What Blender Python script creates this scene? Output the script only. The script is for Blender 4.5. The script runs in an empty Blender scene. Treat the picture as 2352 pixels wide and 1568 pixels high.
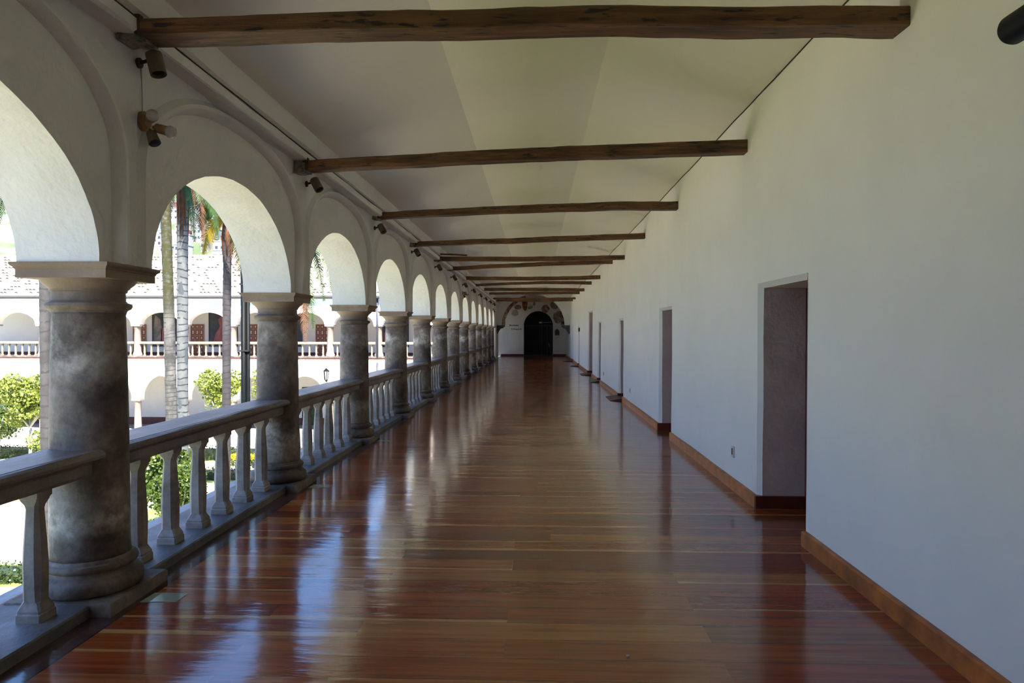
import bpy, bmesh, math, random
from mathutils import Vector, Matrix, noise
C = bpy.context.scene.collection
PI = math.pi
rnd = random.Random(7)

# ------------------------------------------------------------------ helpers
def link_mesh(name, bm, mat=None, parent=None, smooth=False, mats=None):
    me = bpy.data.meshes.new(name)
    bmesh.ops.recalc_face_normals(bm, faces=bm.faces)
    bm.to_mesh(me); bm.free()
    if smooth:
        me.polygons.foreach_set('use_smooth', [True]*len(me.polygons))
    for m in (mats or ([mat] if mat else [])): me.materials.append(m)
    o = bpy.data.objects.new(name, me); C.objects.link(o)
    if parent: o.parent = parent
    return o
def tag(o, label=None, cat=None, group=None, kind=None):
    if label: o['label'] = label
    if cat: o['category'] = cat
    if group: o['group'] = group
    if kind: o['kind'] = kind
    return o
def empty(name, loc, label=None, cat=None, group=None, rz=0):
    o = bpy.data.objects.new(name, None); C.objects.link(o)
    o.location = loc; o.rotation_euler = (0, 0, rz); o.empty_display_size = .1
    return tag(o, label, cat, group)
def copy_tree(o, parent=None):
    c = o.copy(); C.objects.link(c)
    if parent: c.parent = parent
    for ch in list(o.children): copy_tree(ch, c)
    return c
def box(bm, x0, x1, y0, y1, z0, z1, mi=0):
    vs = [bm.verts.new((x, y, z)) for z in (z0, z1) for y in (y0, y1) for x in (x0, x1)]
    for f in ((0,1,3,2),(4,6,7,5),(0,4,5,1),(2,3,7,6),(0,2,6,4),(1,5,7,3)):
        fc = bm.faces.new([vs[i] for i in f]); fc.material_index = mi
def rings(bm, rs, close=True, cap0=True, cap1=True, closed_prof=False):
    """rs: list of rings (lists of points) -> skin"""
    vr = [[bm.verts.new(p) for p in r] for r in rs]
    n = len(rs[0])
    for a, b in zip(vr, vr[1:]):
        for i in range(n if close else n-1):
            j = (i+1) % n
            bm.faces.new((a[i], a[j], b[j], b[i]))
    if cap0: bm.faces.new(vr[0])
    if cap1: bm.faces.new(vr[-1])
    return vr
def lathe(bm, prof, n=32, cx=0, cy=0, cap0=True, cap1=True):
    rings(bm, [[(cx+r*math.cos(2*PI*i/n), cy+r*math.sin(2*PI*i/n), z) for i in range(n)] for r, z in prof], cap0=cap0, cap1=cap1)
def tube(bm, pts, rad, n=10, caps=True):
    pts = [Vector(p) for p in pts]
    if not isinstance(rad, (list, tuple)): rad = [rad]*len(pts)
    rs = []
    for i, p in enumerate(pts):
        t = (pts[min(i+1, len(pts)-1)] - pts[max(i-1, 0)]).normalized()
        a = t.cross(Vector((0, 0, 1)))
        if a.length < .05: a = t.cross(Vector((1, 0, 0)))
        a.normalize(); b = t.cross(a)
        rs.append([tuple(p + rad[i]*(a*math.cos(2*PI*k/n) + b*math.sin(2*PI*k/n))) for k in range(n)])
    rings(bm, rs, cap0=caps, cap1=caps)
def extrude_y(bm, prof, y0, y1, step=.35, wob=0, seed=0):
    n = max(1, int((y1-y0)/step)); rs = []
    for i in range(n+1):
        y = y0 + (y1-y0)*i/n
        r = []
        for k, (x, z) in enumerate(prof):
            w = wob*noise.noise((k*1.7+seed, y*1.3, seed*.37)) if wob else 0
            r.append((x+w, y, z+w*.8))
        rs.append(r)
    rings(bm, rs)

# ------------------------------------------------------------------ materials
def newmat(name):
    m = bpy.data.materials.new(name); m.use_nodes = True
    nt = m.node_tree; b = nt.nodes['Principled BSDF']
    return m, nt, b
class N:
    def __init__(s, nt): s.nt = nt
    def add(s, t, **kw):
        n = s.nt.nodes.new(t)
        for k, v in kw.items():
            if hasattr(n, k): setattr(n, k, v)
        return n
    def l(s, a, b): s.nt.links.new(a, b)
    def math(s, op, a, b=None, c=None, clamp=False):
        n = s.nt.nodes.new('ShaderNodeMath'); n.operation = op; n.use_clamp = clamp
        for i, v in enumerate((a, b, c)):
            if v is None: continue
            if isinstance(v, (int, float)): n.inputs[i].default_value = v
            else: s.l(v, n.inputs[i])
        return n.outputs[0]
    def noise(s, vec, scale, detail=4, rough=.55, dim='3D'):
        n = s.nt.nodes.new('ShaderNodeTexNoise'); n.noise_dimensions = dim
        n.inputs['Scale'].default_value = scale; n.inputs['Detail'].default_value = detail
        n.inputs['Roughness'].default_value = rough
        if vec is not None: s.l(vec, n.inputs['Vector'])
        return n.outputs['Fac']
    def ramp(s, fac, stops, interp='LINEAR'):
        n = s.nt.nodes.new('ShaderNodeValToRGB'); e = n.color_ramp.elements; n.color_ramp.interpolation = interp
        while len(e) < len(stops): e.new(.5)
        for i, (p, c) in enumerate(stops):
            e[i].position = p; e[i].color = (*c, 1) if len(c) == 3 else c
        s.l(fac, n.inputs[0]); return n.outputs[0]
    def mix(s, fac, a, b, blend='MIX'):
        n = s.nt.nodes.new('ShaderNodeMix'); n.data_type = 'RGBA'; n.blend_type = blend
        for i, v in ((0, fac), (6, a), (7, b)):
            if isinstance(v, (int, float)): n.inputs[i].default_value = v
            elif isinstance(v, tuple): n.inputs[i].default_value = (*v, 1)
            else: s.l(v, n.inputs[i])
        return n.outputs[2]
    def coord(s, kind='Object'):
        return s.nt.nodes.new('ShaderNodeTexCoord').outputs[kind]
    def pos(s): return s.nt.nodes.new('ShaderNodeNewGeometry').outputs['Position']
    def scaled(s, vec, sc, loc=(0,0,0)):
        n = s.nt.nodes.new('ShaderNodeMapping'); n.inputs['Scale'].default_value = sc; n.inputs['Location'].default_value = loc
        s.l(vec, n.inputs[0]); return n.outputs[0]
    def sep(s, vec):
        n = s.nt.nodes.new('ShaderNodeSeparateXYZ'); s.l(vec, n.inputs[0]); return n.outputs
    def comb(s, x, y, z):
        n = s.nt.nodes.new('ShaderNodeCombineXYZ')
        for i, v in enumerate((x, y, z)):
            if isinstance(v, (int, float)): n.inputs[i].default_value = v
            else: s.l(v, n.inputs[i])
        return n.outputs[0]
    def rand_off(s, vec, amt=37.):
        oi = s.nt.nodes.new('ShaderNodeObjectInfo').outputs['Random']
        n = s.nt.nodes.new('ShaderNodeVectorMath'); n.operation = 'ADD'
        s.l(vec, n.inputs[0]); s.l(s.math('MULTIPLY', oi, amt), n.inputs[1]); return n.outputs[0]
    def bump(s, h, strength, dist, b):
        n = s.nt.nodes.new('ShaderNodeBump'); n.inputs['Strength'].default_value = strength; n.inputs['Distance'].default_value = dist
        s.l(h, n.inputs['Height']); s.l(n.outputs[0], b.inputs['Normal'])
def simple(name, col, rough=.6, metal=0, spec=.5, var=.0, scale=8, bump=0, bd=.01):
    m, nt, b = newmat(name); n = N(nt)
    b.inputs['Roughness'].default_value = rough; b.inputs['Metallic'].default_value = metal
    b.inputs['Specular IOR Level'].default_value = spec
    v = n.rand_off(n.coord())
    f = n.noise(v, scale)
    lo = tuple(max(0, c*(1-var)) for c in col); hi = tuple(min(1, c*(1+var)) for c in col)
    n.l(n.ramp(f, [(.3, lo), (.7, hi)]), b.inputs['Base Color'])
    if bump: n.bump(f, bump, bd, b)
    return m
def plaster(name, col, var=.04, bump=.25, dist=.012, sc=1.2):
    m, nt, b = newmat(name); n = N(nt)
    p = n.pos()
    f = n.noise(p, sc, 5, .6); g = n.noise(n.scaled(p, (1, 1, .25)), 3.1, 4, .6)
    lo = tuple(c*(1-var) for c in col)
    c1 = n.ramp(f, [(.35, lo), (.6, col)])
    dirt = n.ramp(g, [(.60, (0, 0, 0)), (.8, (1, 1, 1))])
    n.l(n.mix(n.math('MULTIPLY', dirt, .35*var*6), c1, tuple(c*.82 for c in col)), b.inputs['Base Color'])
    b.inputs['Roughness'].default_value = .85; b.inputs['Specular IOR Level'].default_value = .15
    h = n.math('ADD', n.noise(p, 5, 4, .5), n.math('MULTIPLY', n.noise(p, 28, 3, .5), .25))
    n.bump(h, bump, dist, b)
    return m
M = {}
M['wall'] = plaster('white_limewash', (.82, .81, .765))
M['wall_arch'] = plaster('white_limewash_arcade', (.80, .775, .74), .07, .7, .02, 1.6)
M['ceiling'] = plaster('ceiling_limewash', (.82, .79, .70), .03, .08, .01, .7)
M['facade'] = plaster('facade_limewash', (.82, .82, .81), .02, .15)
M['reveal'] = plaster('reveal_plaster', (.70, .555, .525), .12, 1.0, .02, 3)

def stone_mat():
    m, nt, b = newmat('weathered_stone'); n = N(nt)
    o = n.coord(); v = n.rand_off(o, 53)
    big = n.noise(v, 2.2, 5, .62); fine = n.noise(v, 22, 5, .7)
    col = n.ramp(big, [(.30, (.055, .040, .032)), (.46, (.125, .092, .074)), (.60, (.245, .19, .15)), (.72, (.165, .155, .155))])
    sp = n.ramp(fine, [(.35, (.55, .55, .55)), (.62, (1, 1, 1))])
    col = n.mix(.75, col, sp, 'MULTIPLY')
    z = n.sep(o)[2]
    # lime bloom at two heights of the shaft, with ragged edges
    wav = n.math('MULTIPLY', n.math('SUBTRACT', n.noise(v, 2.6, 5, .65), .5), .9)
    za = n.math('ADD', z, wav)
    def band(c, w): return n.math('SUBTRACT', 1, n.math('DIVIDE', n.math('ABSOLUTE', n.math('SUBTRACT', za, c)), w), clamp=True)
    bl = n.math('ADD', n.math('MULTIPLY', band(.50, .20), .85), n.math('MULTIPLY', band(1.45, .17), .9))
    mk = n.ramp(n.noise(v, 1.4, 3, .5), [(.42, (0, 0, 0)), (.58, (1, 1, 1))])
    fl = n.ramp(n.noise(v, 14, 4, .7), [(.35, (.15, .15, .15)), (.6, (1, 1, 1))])
    bl = n.math('MULTIPLY', n.math('MULTIPLY', bl, mk), fl, clamp=True)
    col = n.mix(bl, col, (.52, .47, .41))
    # paler, warmer colour towards the upper capital
    cap = n.math('MULTIPLY', n.math('SUBTRACT', z, 1.72), 6, clamp=True)
    col = n.mix(n.math('MULTIPLY', cap, .45), col, (.42, .29, .19))
    n.l(col, b.inputs['Base Color'])
    b.inputs['Roughness'].default_value = .62; b.inputs['Specular IOR Level'].default_value = .35
    h = n.math('ADD', fine, n.math('MULTIPLY', big, .8))
    n.bump(h, .45, .012, b)
    return m
M['stone'] = stone_mat()
def rail_mat(name, a, bb, c, rough=.5):
    m, nt, b = newmat(name); n = N(nt)
    v = n.rand_off(n.coord(), 91)
    big = n.noise(n.scaled(v, (1, .35, 1)), 4, 5, .65); fine = n.noise(v, 30, 4, .7)
    col = n.ramp(big, [(.32, a), (.5, bb), (.68, c)])
    col = n.mix(.5, col, n.ramp(fine, [(.3, (.6, .6, .6)), (.6, (1, 1, 1))]), 'MULTIPLY')
    n.l(col, b.inputs['Base Color'])
    b.inputs['Roughness'].default_value = rough
    n.bump(n.math('ADD', fine, big), .4, .01, b)
    return m
M['rail'] = rail_mat('handrail_stone', (.085, .060, .048), (.165, .125, .10), (.25, .215, .19), .42)
M['curb'] = rail_mat('curb_stone', (.06, .052, .048), (.125, .112, .108), (.21, .20, .195), .5)
M['bal'] = rail_mat('baluster_stone', (.17, .135, .115), (.28, .235, .205), (.36, .31, .28), .7)
M['corbel'] = rail_mat('corbel_stone', (.05, .04, .035), (.09, .07, .06), (.14, .11, .09), .8)

def beam_mat():
    m, nt, b = newmat('rough_hewn_beam'); n = N(nt)
    v = n.rand_off(n.coord(), 61)
    g = n.noise(n.scaled(v, (1.3, 14, 14)), 1.6, 6, .62); big = n.noise(n.scaled(v, (.8, 2, 2)), 1.5, 3)
    col = n.ramp(g, [(.30, (.022, .010, .005)), (.48, (.090, .038, .014)), (.66, (.23, .105, .038))])
    col = n.mix(n.ramp(big, [(.45, (0, 0, 0)), (.7, (1, 1, 1))]), col, (.16, .075, .028))
    col = n.mix(n.ramp(n.noise(n.scaled(v, (2, 10, 10)), 3, 3), [(.60, (0, 0, 0)), (.66, (1, 1, 1))]), col, (.018, .009, .005))
    n.l(col, b.inputs['Base Color'])
    b.inputs['Roughness'].default_value = .6
    n.bump(g, .7, .02, b)
    return m
M['beam'] = beam_mat()

def floor_mat():
    m, nt, b = newmat('polished_wood_boards'); n = N(nt)
    p = n.pos(); X, Y, Z = n.sep(p)
    W = .218
    wv = n.math('MULTIPLY', X, -.003)
    yy = n.math('DIVIDE', n.math('ADD', Y, wv), W)
    row = n.math('FLOOR', yy); fr = n.math('FRACT', yy)
    wn = n.add('ShaderNodeTexWhiteNoise', noise_dimensions='1D'); n.l(n.math('ADD', row, .37), wn.inputs['W'])
    r1 = wn.outputs['Value']
    # joints: two staggered lines of board ends
    odd = n.math('MODULO', n.math('ABSOLUTE', row), 2)
    joff = n.math('ADD', n.math('MULTIPLY', odd, 1.07), -.16)
    j1 = n.math('GREATER_THAN', X, n.math('ADD', joff, n.math('MULTIPLY', n.math('GREATER_THAN', r1, .72), -.8)))
    j0 = n.math('GREATER_THAN', X, n.math('ADD', -1.5, n.math('MULTIPLY', odd, .55)))
    bid = n.math('ADD', n.math('MULTIPLY', row, 3.0), n.math('ADD', j1, j0))
    wn2 = n.add('ShaderNodeTexWhiteNoise', noise_dimensions='1D'); n.l(n.math('ADD', bid, .5), wn2.inputs['W'])
    rb = wn2.outputs['Value']
    wn3 = n.add('ShaderNodeTexWhiteNoise', noise_dimensions='1D'); n.l(n.math('ADD', bid, 71.5), wn3.inputs['W'])
    rc = wn3.outputs['Value']
    off = n.math('MULTIPLY', rb, 40)
    gv = n.comb(n.math('ADD', n.math('MULTIPLY', X, .7), off), n.math('MULTIPLY', Y, 16), off)
    g = n.noise(gv, 1.5, 5, .6); g2 = n.noise(n.comb(n.math('ADD', n.math('MULTIPLY', X, .9), off), n.math('MULTIPLY', Y, 5), 3.), 1.1, 3, .5)
    base = n.ramp(rb, [(0, (.165, .024, .009)), (.22, (.27, .046, .014)), (.42, (.33, .090, .022)), (.6, (.22, .036, .013)), (.78, (.37, .130, .036)), (1, (.13, .034, .014))])
    col = n.mix(.8, base, n.ramp(g, [(.28, (.50, .42, .40)), (.55, (1, 1, 1)), (.78, (1.30, 1.25, 1.1))]), 'MULTIPLY')
    col = n.mix(n.ramp(g2, [(.58, (0, 0, 0)), (.74, (.7, .7, .7))]), col, (.27, .115, .038))
    # pale sapwood running along one edge of some boards
    edge = n.math('ADD', fr, n.math('MULTIPLY', n.math('SUBTRACT', n.noise(n.comb(n.math('ADD', n.math('MULTIPLY', X, .8), off), rb, 0), 1.3, 3), .5), .42))
    sap = n.math('LESS_THAN', edge, n.math('MULTIPLY', n.math('SUBTRACT', rc, .40), .42))
    sapf = n.math('MULTIPLY', sap, n.ramp(g, [(.25, (.45, .45, .45)), (.6, (1, 1, 1))]))
    col = n.mix(n.math('MULTIPLY', sapf, .8), col, (.50, .27, .095))
    # seams
    seam = n.math('LESS_THAN', fr, .022)
    col = n.mix(n.math('MULTIPLY', seam, .65), col, (.02, .007, .004))
    # dark border boards beside the stone kerb, running lengthwise
    bg = n.noise(n.comb(n.math('MULTIPLY', X, 22), n.math('MULTIPLY', Y, .8), 0), 1.5, 4)
    bcol = n.ramp(bg, [(.3, (.030, .014, .012)), (.7, (.095, .040, .028))])
    isb = n.math('LESS_THAN', X, -2.335)
    col = n.mix(isb, col, bcol)
    bs = n.math('LESS_THAN', n.math('ABSOLUTE', n.math('ADD', X, 2.335)), .006)
    col = n.mix(bs, col, (.01, .006, .005))
    n.l(col, b.inputs['Base Color'])
    b.inputs['Roughness'].default_value = .2
    rr = n.ramp(n.noise(n.scaled(p, (1.2, .6, 1)), 2.2, 4, .6), [(.35, (.09, .09, .09)), (.7, (.19, .19, .19))])
    n.l(rr, b.inputs['Roughness'])
    b.inputs['Specular IOR Level'].default_value = .5
    b.inputs['Coat Weight'].default_value = .25; b.inputs['Coat Roughness'].default_value = .1
    cup = n.math('MULTIPLY', n.math('ABSOLUTE', n.math('SUBTRACT', fr, .5)), n.math('ADD', rc, .1))
    h = n.math('ADD', n.math('MULTIPLY', n.noise(n.scaled(p, (1.5, 5, 1)), 2.5, 3), 1.0), n.math('MULTIPLY', cup, .6))
    h = n.math('ADD', h, n.math('MULTIPLY', g, .05))
    n.bump(h, .22, .012, b)
    return m
M['floor'] = floor_mat()
M['crack'] = simple('dark_crack', (.05, .045, .04), .9)
M['socket'] = simple('crumbling_mortar', (.24, .22, .19), .9, var=.7, scale=18, bump=.8, bd=.02)
M['base'] = simple('baseboard_wood', (.40, .12, .024), .42, var=.4, scale=7)
M['base_dark'] = simple('dark_red_baseboard', (.10, .018, .010), .45, var=.3, scale=6)
M['door_red'] = simple('dark_red_door_wood', (.10, .018, .010), .45, var=.3, scale=5)
M['mat'] = simple('dark_red_ramp', (.085, .012, .012), .5, var=.2)
M['mat_dark'] = simple('blackish_ramp', (.03, .02, .018), .4, var=.2)
M['lamp'] = simple('aged_lamp_metal', (.17, .13, .09), .55, .2, var=.25, scale=20)
M['lamp_dark'] = simple('lamp_inside', (.01, .01, .01), .5)
M['brass'] = simple('tan_lamp_base', (.32, .19, .08), .5, .1, var=.3, scale=20)
M['glass_lens'] = simple('frosted_bulb', (.42, .39, .36), .15, var=.1)
M['iron'] = simple('rusty_iron', (.07, .05, .04), .7, .4, var=.4, scale=20)
M['wire'] = simple('painted_wire', (.42, .40, .36), .6)
M['green_metal'] = simple('dark_green_enamel', (.004, .006, .007), .5, 0, .12, .2)
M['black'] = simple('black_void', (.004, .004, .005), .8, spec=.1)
M['glass_dark'] = simple('dark_glass_door', (.003, .004, .004), .15, spec=.12)
M['frame_dark'] = simple('dark_metal_frame', (.012, .012, .012), .4)
M['letter'] = simple('black_letters', (.012, .010, .008), .5)
M['plaque'] = simple('oxblood_plaque', (.05, .008, .008), .4, var=.3)
M['outlet'] = simple('ivory_plastic', (.55, .55, .52), .35)
M['outlet_dark'] = simple('brown_socket', (.09, .08, .04), .5, var=.4, scale=60)
M['white_small'] = simple('pale_grey_metal', (.45, .45, .45), .4)
M['plate'] = simple('glazed_floor_plate', (.30, .36, .32), .08, .0, .8, var=.15)
M['terra'] = simple('terracotta', (.42, .17, .12), .8, var=.35, scale=9)
M['ledge'] = rail_mat('outer_ledge_stone', (.30, .30, .30), (.40, .41, .42), (.50, .51, .52), .6)
M['far_stone'] = simple('pale_far_stone', (.25, .215, .195), .8, var=.12, scale=3)
M['far_rail'] = simple('pale_rail_stone', (.27, .235, .17), .8, var=.1, scale=2)
M['tile_end'] = simple('dark_tile_end', (.04, .037, .036), .9)  # one dark colour for the scattered tile ends
M['gutter'] = simple('grey_gutter', (.085, .085, .095), .6)
M['pipe'] = simple('dark_drainpipe', (.03, .035, .05), .5)
M['grey_plinth'] = simple('grey_plinth', (.22, .22, .24), .8, var=.1)
M['ground_floor'] = simple('far_gallery_floor', (.20, .10, .08), .5, var=.2)
M['paving'] = plaster('pale_paving', (.74, .69, .54), .10, .3)
M['soil'] = simple('soil', (.10, .06, .04), .9, var=.4)
M['bark_grey'] = None
def leaf(name, a, bb, rough=.45):
    m, nt, b = newmat(name); n = N(nt)
    f = n.noise(n.rand_off(n.coord()), 6, 2)
    n.l(n.ramp(f, [(.3, a), (.7, bb)]), b.inputs['Base Color'])
    b.inputs['Roughness'].default_value = rough
    tr = n.add('ShaderNodeBsdfTranslucent'); n.l(n.ramp(f, [(.3, a), (.7, bb)]), tr.inputs[0])
    mx = n.add('ShaderNodeMixShader'); mx.inputs[0].default_value = .3
    n.l(b.outputs[0], mx.inputs[1]); n.l(tr.outputs[0], mx.inputs[2])
    n.l(mx.outputs[0], nt.nodes['Material Output'].inputs[0])
    return m
M['leaf'] = leaf('garden_leaf', (.03, .065, .010), (.11, .16, .024))
M['leaf_bright'] = leaf('bright_leaf', (.10, .17, .02), (.30, .32, .07))
M['leaf_hedge'] = leaf('hedge_leaf', (.013, .032, .009), (.055, .09, .024))
M['leaf_palm'] = leaf('palm_leaf', (.014, .05, .016), (.05, .11, .02))
M['leaf_yellow'] = leaf('yellowed_frond', (.20, .19, .012), (.30, .20, .015))
M['frond_dry'] = leaf('dry_frond', (.085, .036, .018), (.17, .075, .036), .7)
M['flower_y'] = simple('yellow_petals', (.55, .42, .01), .6)
M['flower_r'] = simple('red_petals', (.75, .03, .06), .6)
def trunk_mat(name, base, pale, ring, rs, moss=None, patch=None):
    m, nt, b = newmat(name); n = N(nt)
    o = n.coord(); x, y, z = n.sep(o)
    nz = n.noise(n.scaled(o, (1, 1, .7)), 3, 4, .6)
    col = n.ramp(nz, [(.35, base), (.65, pale)])
    zz = n.math('ADD', z, n.math('MULTIPLY', n.noise(o, 1.1, 3), .42))
    fr = n.math('FRACT', n.math('MULTIPLY', zz, rs))
    rg = n.math('LESS_THAN', fr, .20)
    keep = n.math('GREATER_THAN', n.noise(n.scaled(o, (2.2, 2.2, 3)), 1.5, 2), .38)
    col = n.mix(n.math('MULTIPLY', n.math('MULTIPLY', rg, keep), .9), col, ring)
    if patch:
        col = n.mix(n.ramp(n.noise(n.scaled(o, (2.5, 2.5, 1)), 1.4, 1), [(.58, (0, 0, 0)), (.60, (1, 1, 1))]), col, patch)
    if moss:
        mf = n.math('MULTIPLY', n.math('SUBTRACT', z, 7.2), .8, clamp=True)
        col = n.mix(n.math('MULTIPLY', mf, n.ramp(n.noise(o, 8, 4), [(.3, (.3, .3, .3)), (.55, (1, 1, 1))])), col, moss)
    n.l(col, b.inputs['Base Color']); b.inputs['Roughness'].default_value = .85
    n.bump(n.math('ADD', nz, n.math('MULTIPLY', rg, -.4)), .6, .03, b)
    return m
M['trunk_a'] = trunk_mat('grey_palm_bark', (.026, .026, .029), (.05, .05, .054), (.022, .022, .025), 3)
M['trunk_b'] = trunk_mat('mottled_palm_bark', (.028, .031, .031), (.115, .115, .115), (.03, .03, .034), 7, moss=(.026, .028, .004))
M['trunk_c'] = trunk_mat('ringed_pale_palm_bark', (.07, .082, .092), (.125, .14, .15), (.014, .02, .03), 4.2, patch=(.045, .06, .075))
M['trunk_d'] = trunk_mat('brown_grey_palm_bark', (.022, .021, .026), (.045, .042, .05), (.018, .016, .02), 5)
M['branch'] = simple('pale_branch', (.42, .40, .38), .8, var=.2)
def roof_mat():
    m, nt, b = newmat('sun_bleached_roof_tile'); n = N(nt)
    f = n.noise(n.pos(), 3, 4); g = n.noise(n.pos(), 18, 2)
    col = n.ramp(f, [(.3, (.58, .44, .36)), (.7, (.74, .64, .56))])
    n.l(n.mix(.3, col, n.ramp(g, [(.3, (.6, .5, .5)), (.6, (1, 1, 1))]), 'MULTIPLY'), b.inputs['Base Color'])
    b.inputs['Roughness'].default_value = .8
    return m
M['roof'] = roof_mat()
def door_mat_far():
    m, nt, b = newmat('panelled_door_wood'); n = N(nt)
    f = n.noise(n.scaled(n.coord(), (6, 1, 1)), 3, 3)
    n.l(n.ramp(f, [(.3, (.12, .028, .012)), (.7, (.19, .05, .02))]), b.inputs['Base Color'])
    b.inputs['Roughness'].default_value = .4
    return m
M['far_door'] = door_mat_far()
M['far_door_light'] = simple('gilt_brown_moulding', (.42, .17, .055), .4, var=.2)
M['far_boss'] = simple('pale_gold_boss', (.60, .42, .25), .4, var=.2)
def painting_mat(name, stops, seed):
    m, nt, b = newmat(name); n = N(nt)
    o = n.scaled(n.coord(), (1, 1, 1), (seed, 0, seed*2.3))
    f = n.noise(o, 1.2, 4, .6)
    n.l(n.ramp(f, stops), b.inputs['Base Color']); b.inputs['Roughness'].default_value = .5
    return m
M['paint_bg'] = painting_mat('dark_oil_ground', [(.3, (.012, .014, .022)), (.55, (.03, .035, .045)), (.75, (.09, .085, .06))], 3)
M['paint_robe'] = painting_mat('red_robe_oil', [(.3, (.16, .03, .035)), (.6, (.33, .08, .08)), (.8, (.5, .2, .16))], 5)
M['paint_pale'] = painting_mat('pale_figures_oil', [(.35, (.08, .07, .06)), (.6, (.30, .25, .20)), (.8, (.5, .42, .34))], 8)
M['paint_skin'] = simple('skin_oil', (.42, .24, .16), .5)
def mural(name, stops, sc, seed):
    m, nt, b = newmat(name); n = N(nt)
    o = n.scaled(n.coord(), (1, 1, 1), (seed, seed*1.7, 0))
    f = n.noise(o, sc, 4, .65)
    n.l(n.ramp(f, stops), b.inputs['Base Color']); b.inputs['Roughness'].default_value = .9
    return m
M['mur_pale'] = mural('faded_ochre_paint', [(.35, (.42, .38, .30)), (.65, (.55, .50, .42))], 4, 1)
M['mur_brown'] = mural('brown_mural_paint', [(.35, (.07, .045, .03)), (.5, (.30, .20, .13)), (.65, (.50, .42, .34))], 5, 2)
M['mur_gold'] = mural('red_gold_mural_paint', [(.35, (.06, .018, .008)), (.5, (.30, .09, .03)), (.68, (.50, .26, .10))], 5, 3)
M['mur_red'] = mural('rosy_mural_paint', [(.35, (.16, .07, .045)), (.55, (.42, .26, .20)), (.7, (.55, .46, .38))], 6, 4)
M['mur_band'] = mural('scrolled_border_paint', [(.38, (.08, .035, .025)), (.47, (.24, .10, .06)), (.56, (.36, .29, .20)), (.7, (.48, .42, .32))], 5, 6)
M['mur_olive'] = mural('olive_mural_paint', [(.35, (.10, .08, .05)), (.6, (.34, .32, .24))], 5, 9)

# ------------------------------------------------------------------ dimensions
XW = 2.03                       # right wall face
XC = -2.690                     # column line
Y0, S = 4.214, 3.128            # first column and bay
NB = 13                         # columns in view
def YC(n): return Y0 + S*(n-1)
ZIMP = 1.995

# ------------------------------------------------------------------ floor, ceiling
YEND = 49.2
bm = bmesh.new(); box(bm, -2.52, XW+.9, -1.4, YEND+.9, -.25, 0)
tag(link_mesh('floor', bm, M['floor']), 'polished reddish-brown plank floor of the gallery', kind='structure')
bm = bmesh.new()
# ceiling: left slope, flat, right slope
def cz(x, y): return .012*noise.noise((x*.7, y*.5, 3))
prof = [(-2.24, 3.585), (-1.55, 3.87), (-.84, 4.15), (-.1, 4.15), (.615, 4.15), (1.3, 3.96), (XW+.01, 3.775)]
n = 80; rs = []
for i in range(n+1):
    y = -5.6 + (YEND+6.2)*i/n
    rs.append([(x, y, z + (cz(x, y) if k not in (0, 6) else 0)) for k, (x, z) in enumerate(prof)])
rings(bm, rs, close=False, cap0=False, cap1=False)
o = tag(link_mesh('ceiling', bm, M['ceiling']), 'off-white plaster ceiling with a flat centre and two sloping sides', kind='structure')
# roof over the gallery (keeps the sun off the ceiling)
bm = bmesh.new()
rings(bm, [[(-3.75, y, 3.75), (.3, y, 6.1), (5.4, y, 3.75), (5.4, y, 3.65), (.3, y, 5.98), (-3.75, y, 3.65)] for y in (-6.2, YEND+4)])
tag(link_mesh('trim_2', bm, M['roof']), 'tiled roof over the gallery', kind='structure')

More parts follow.
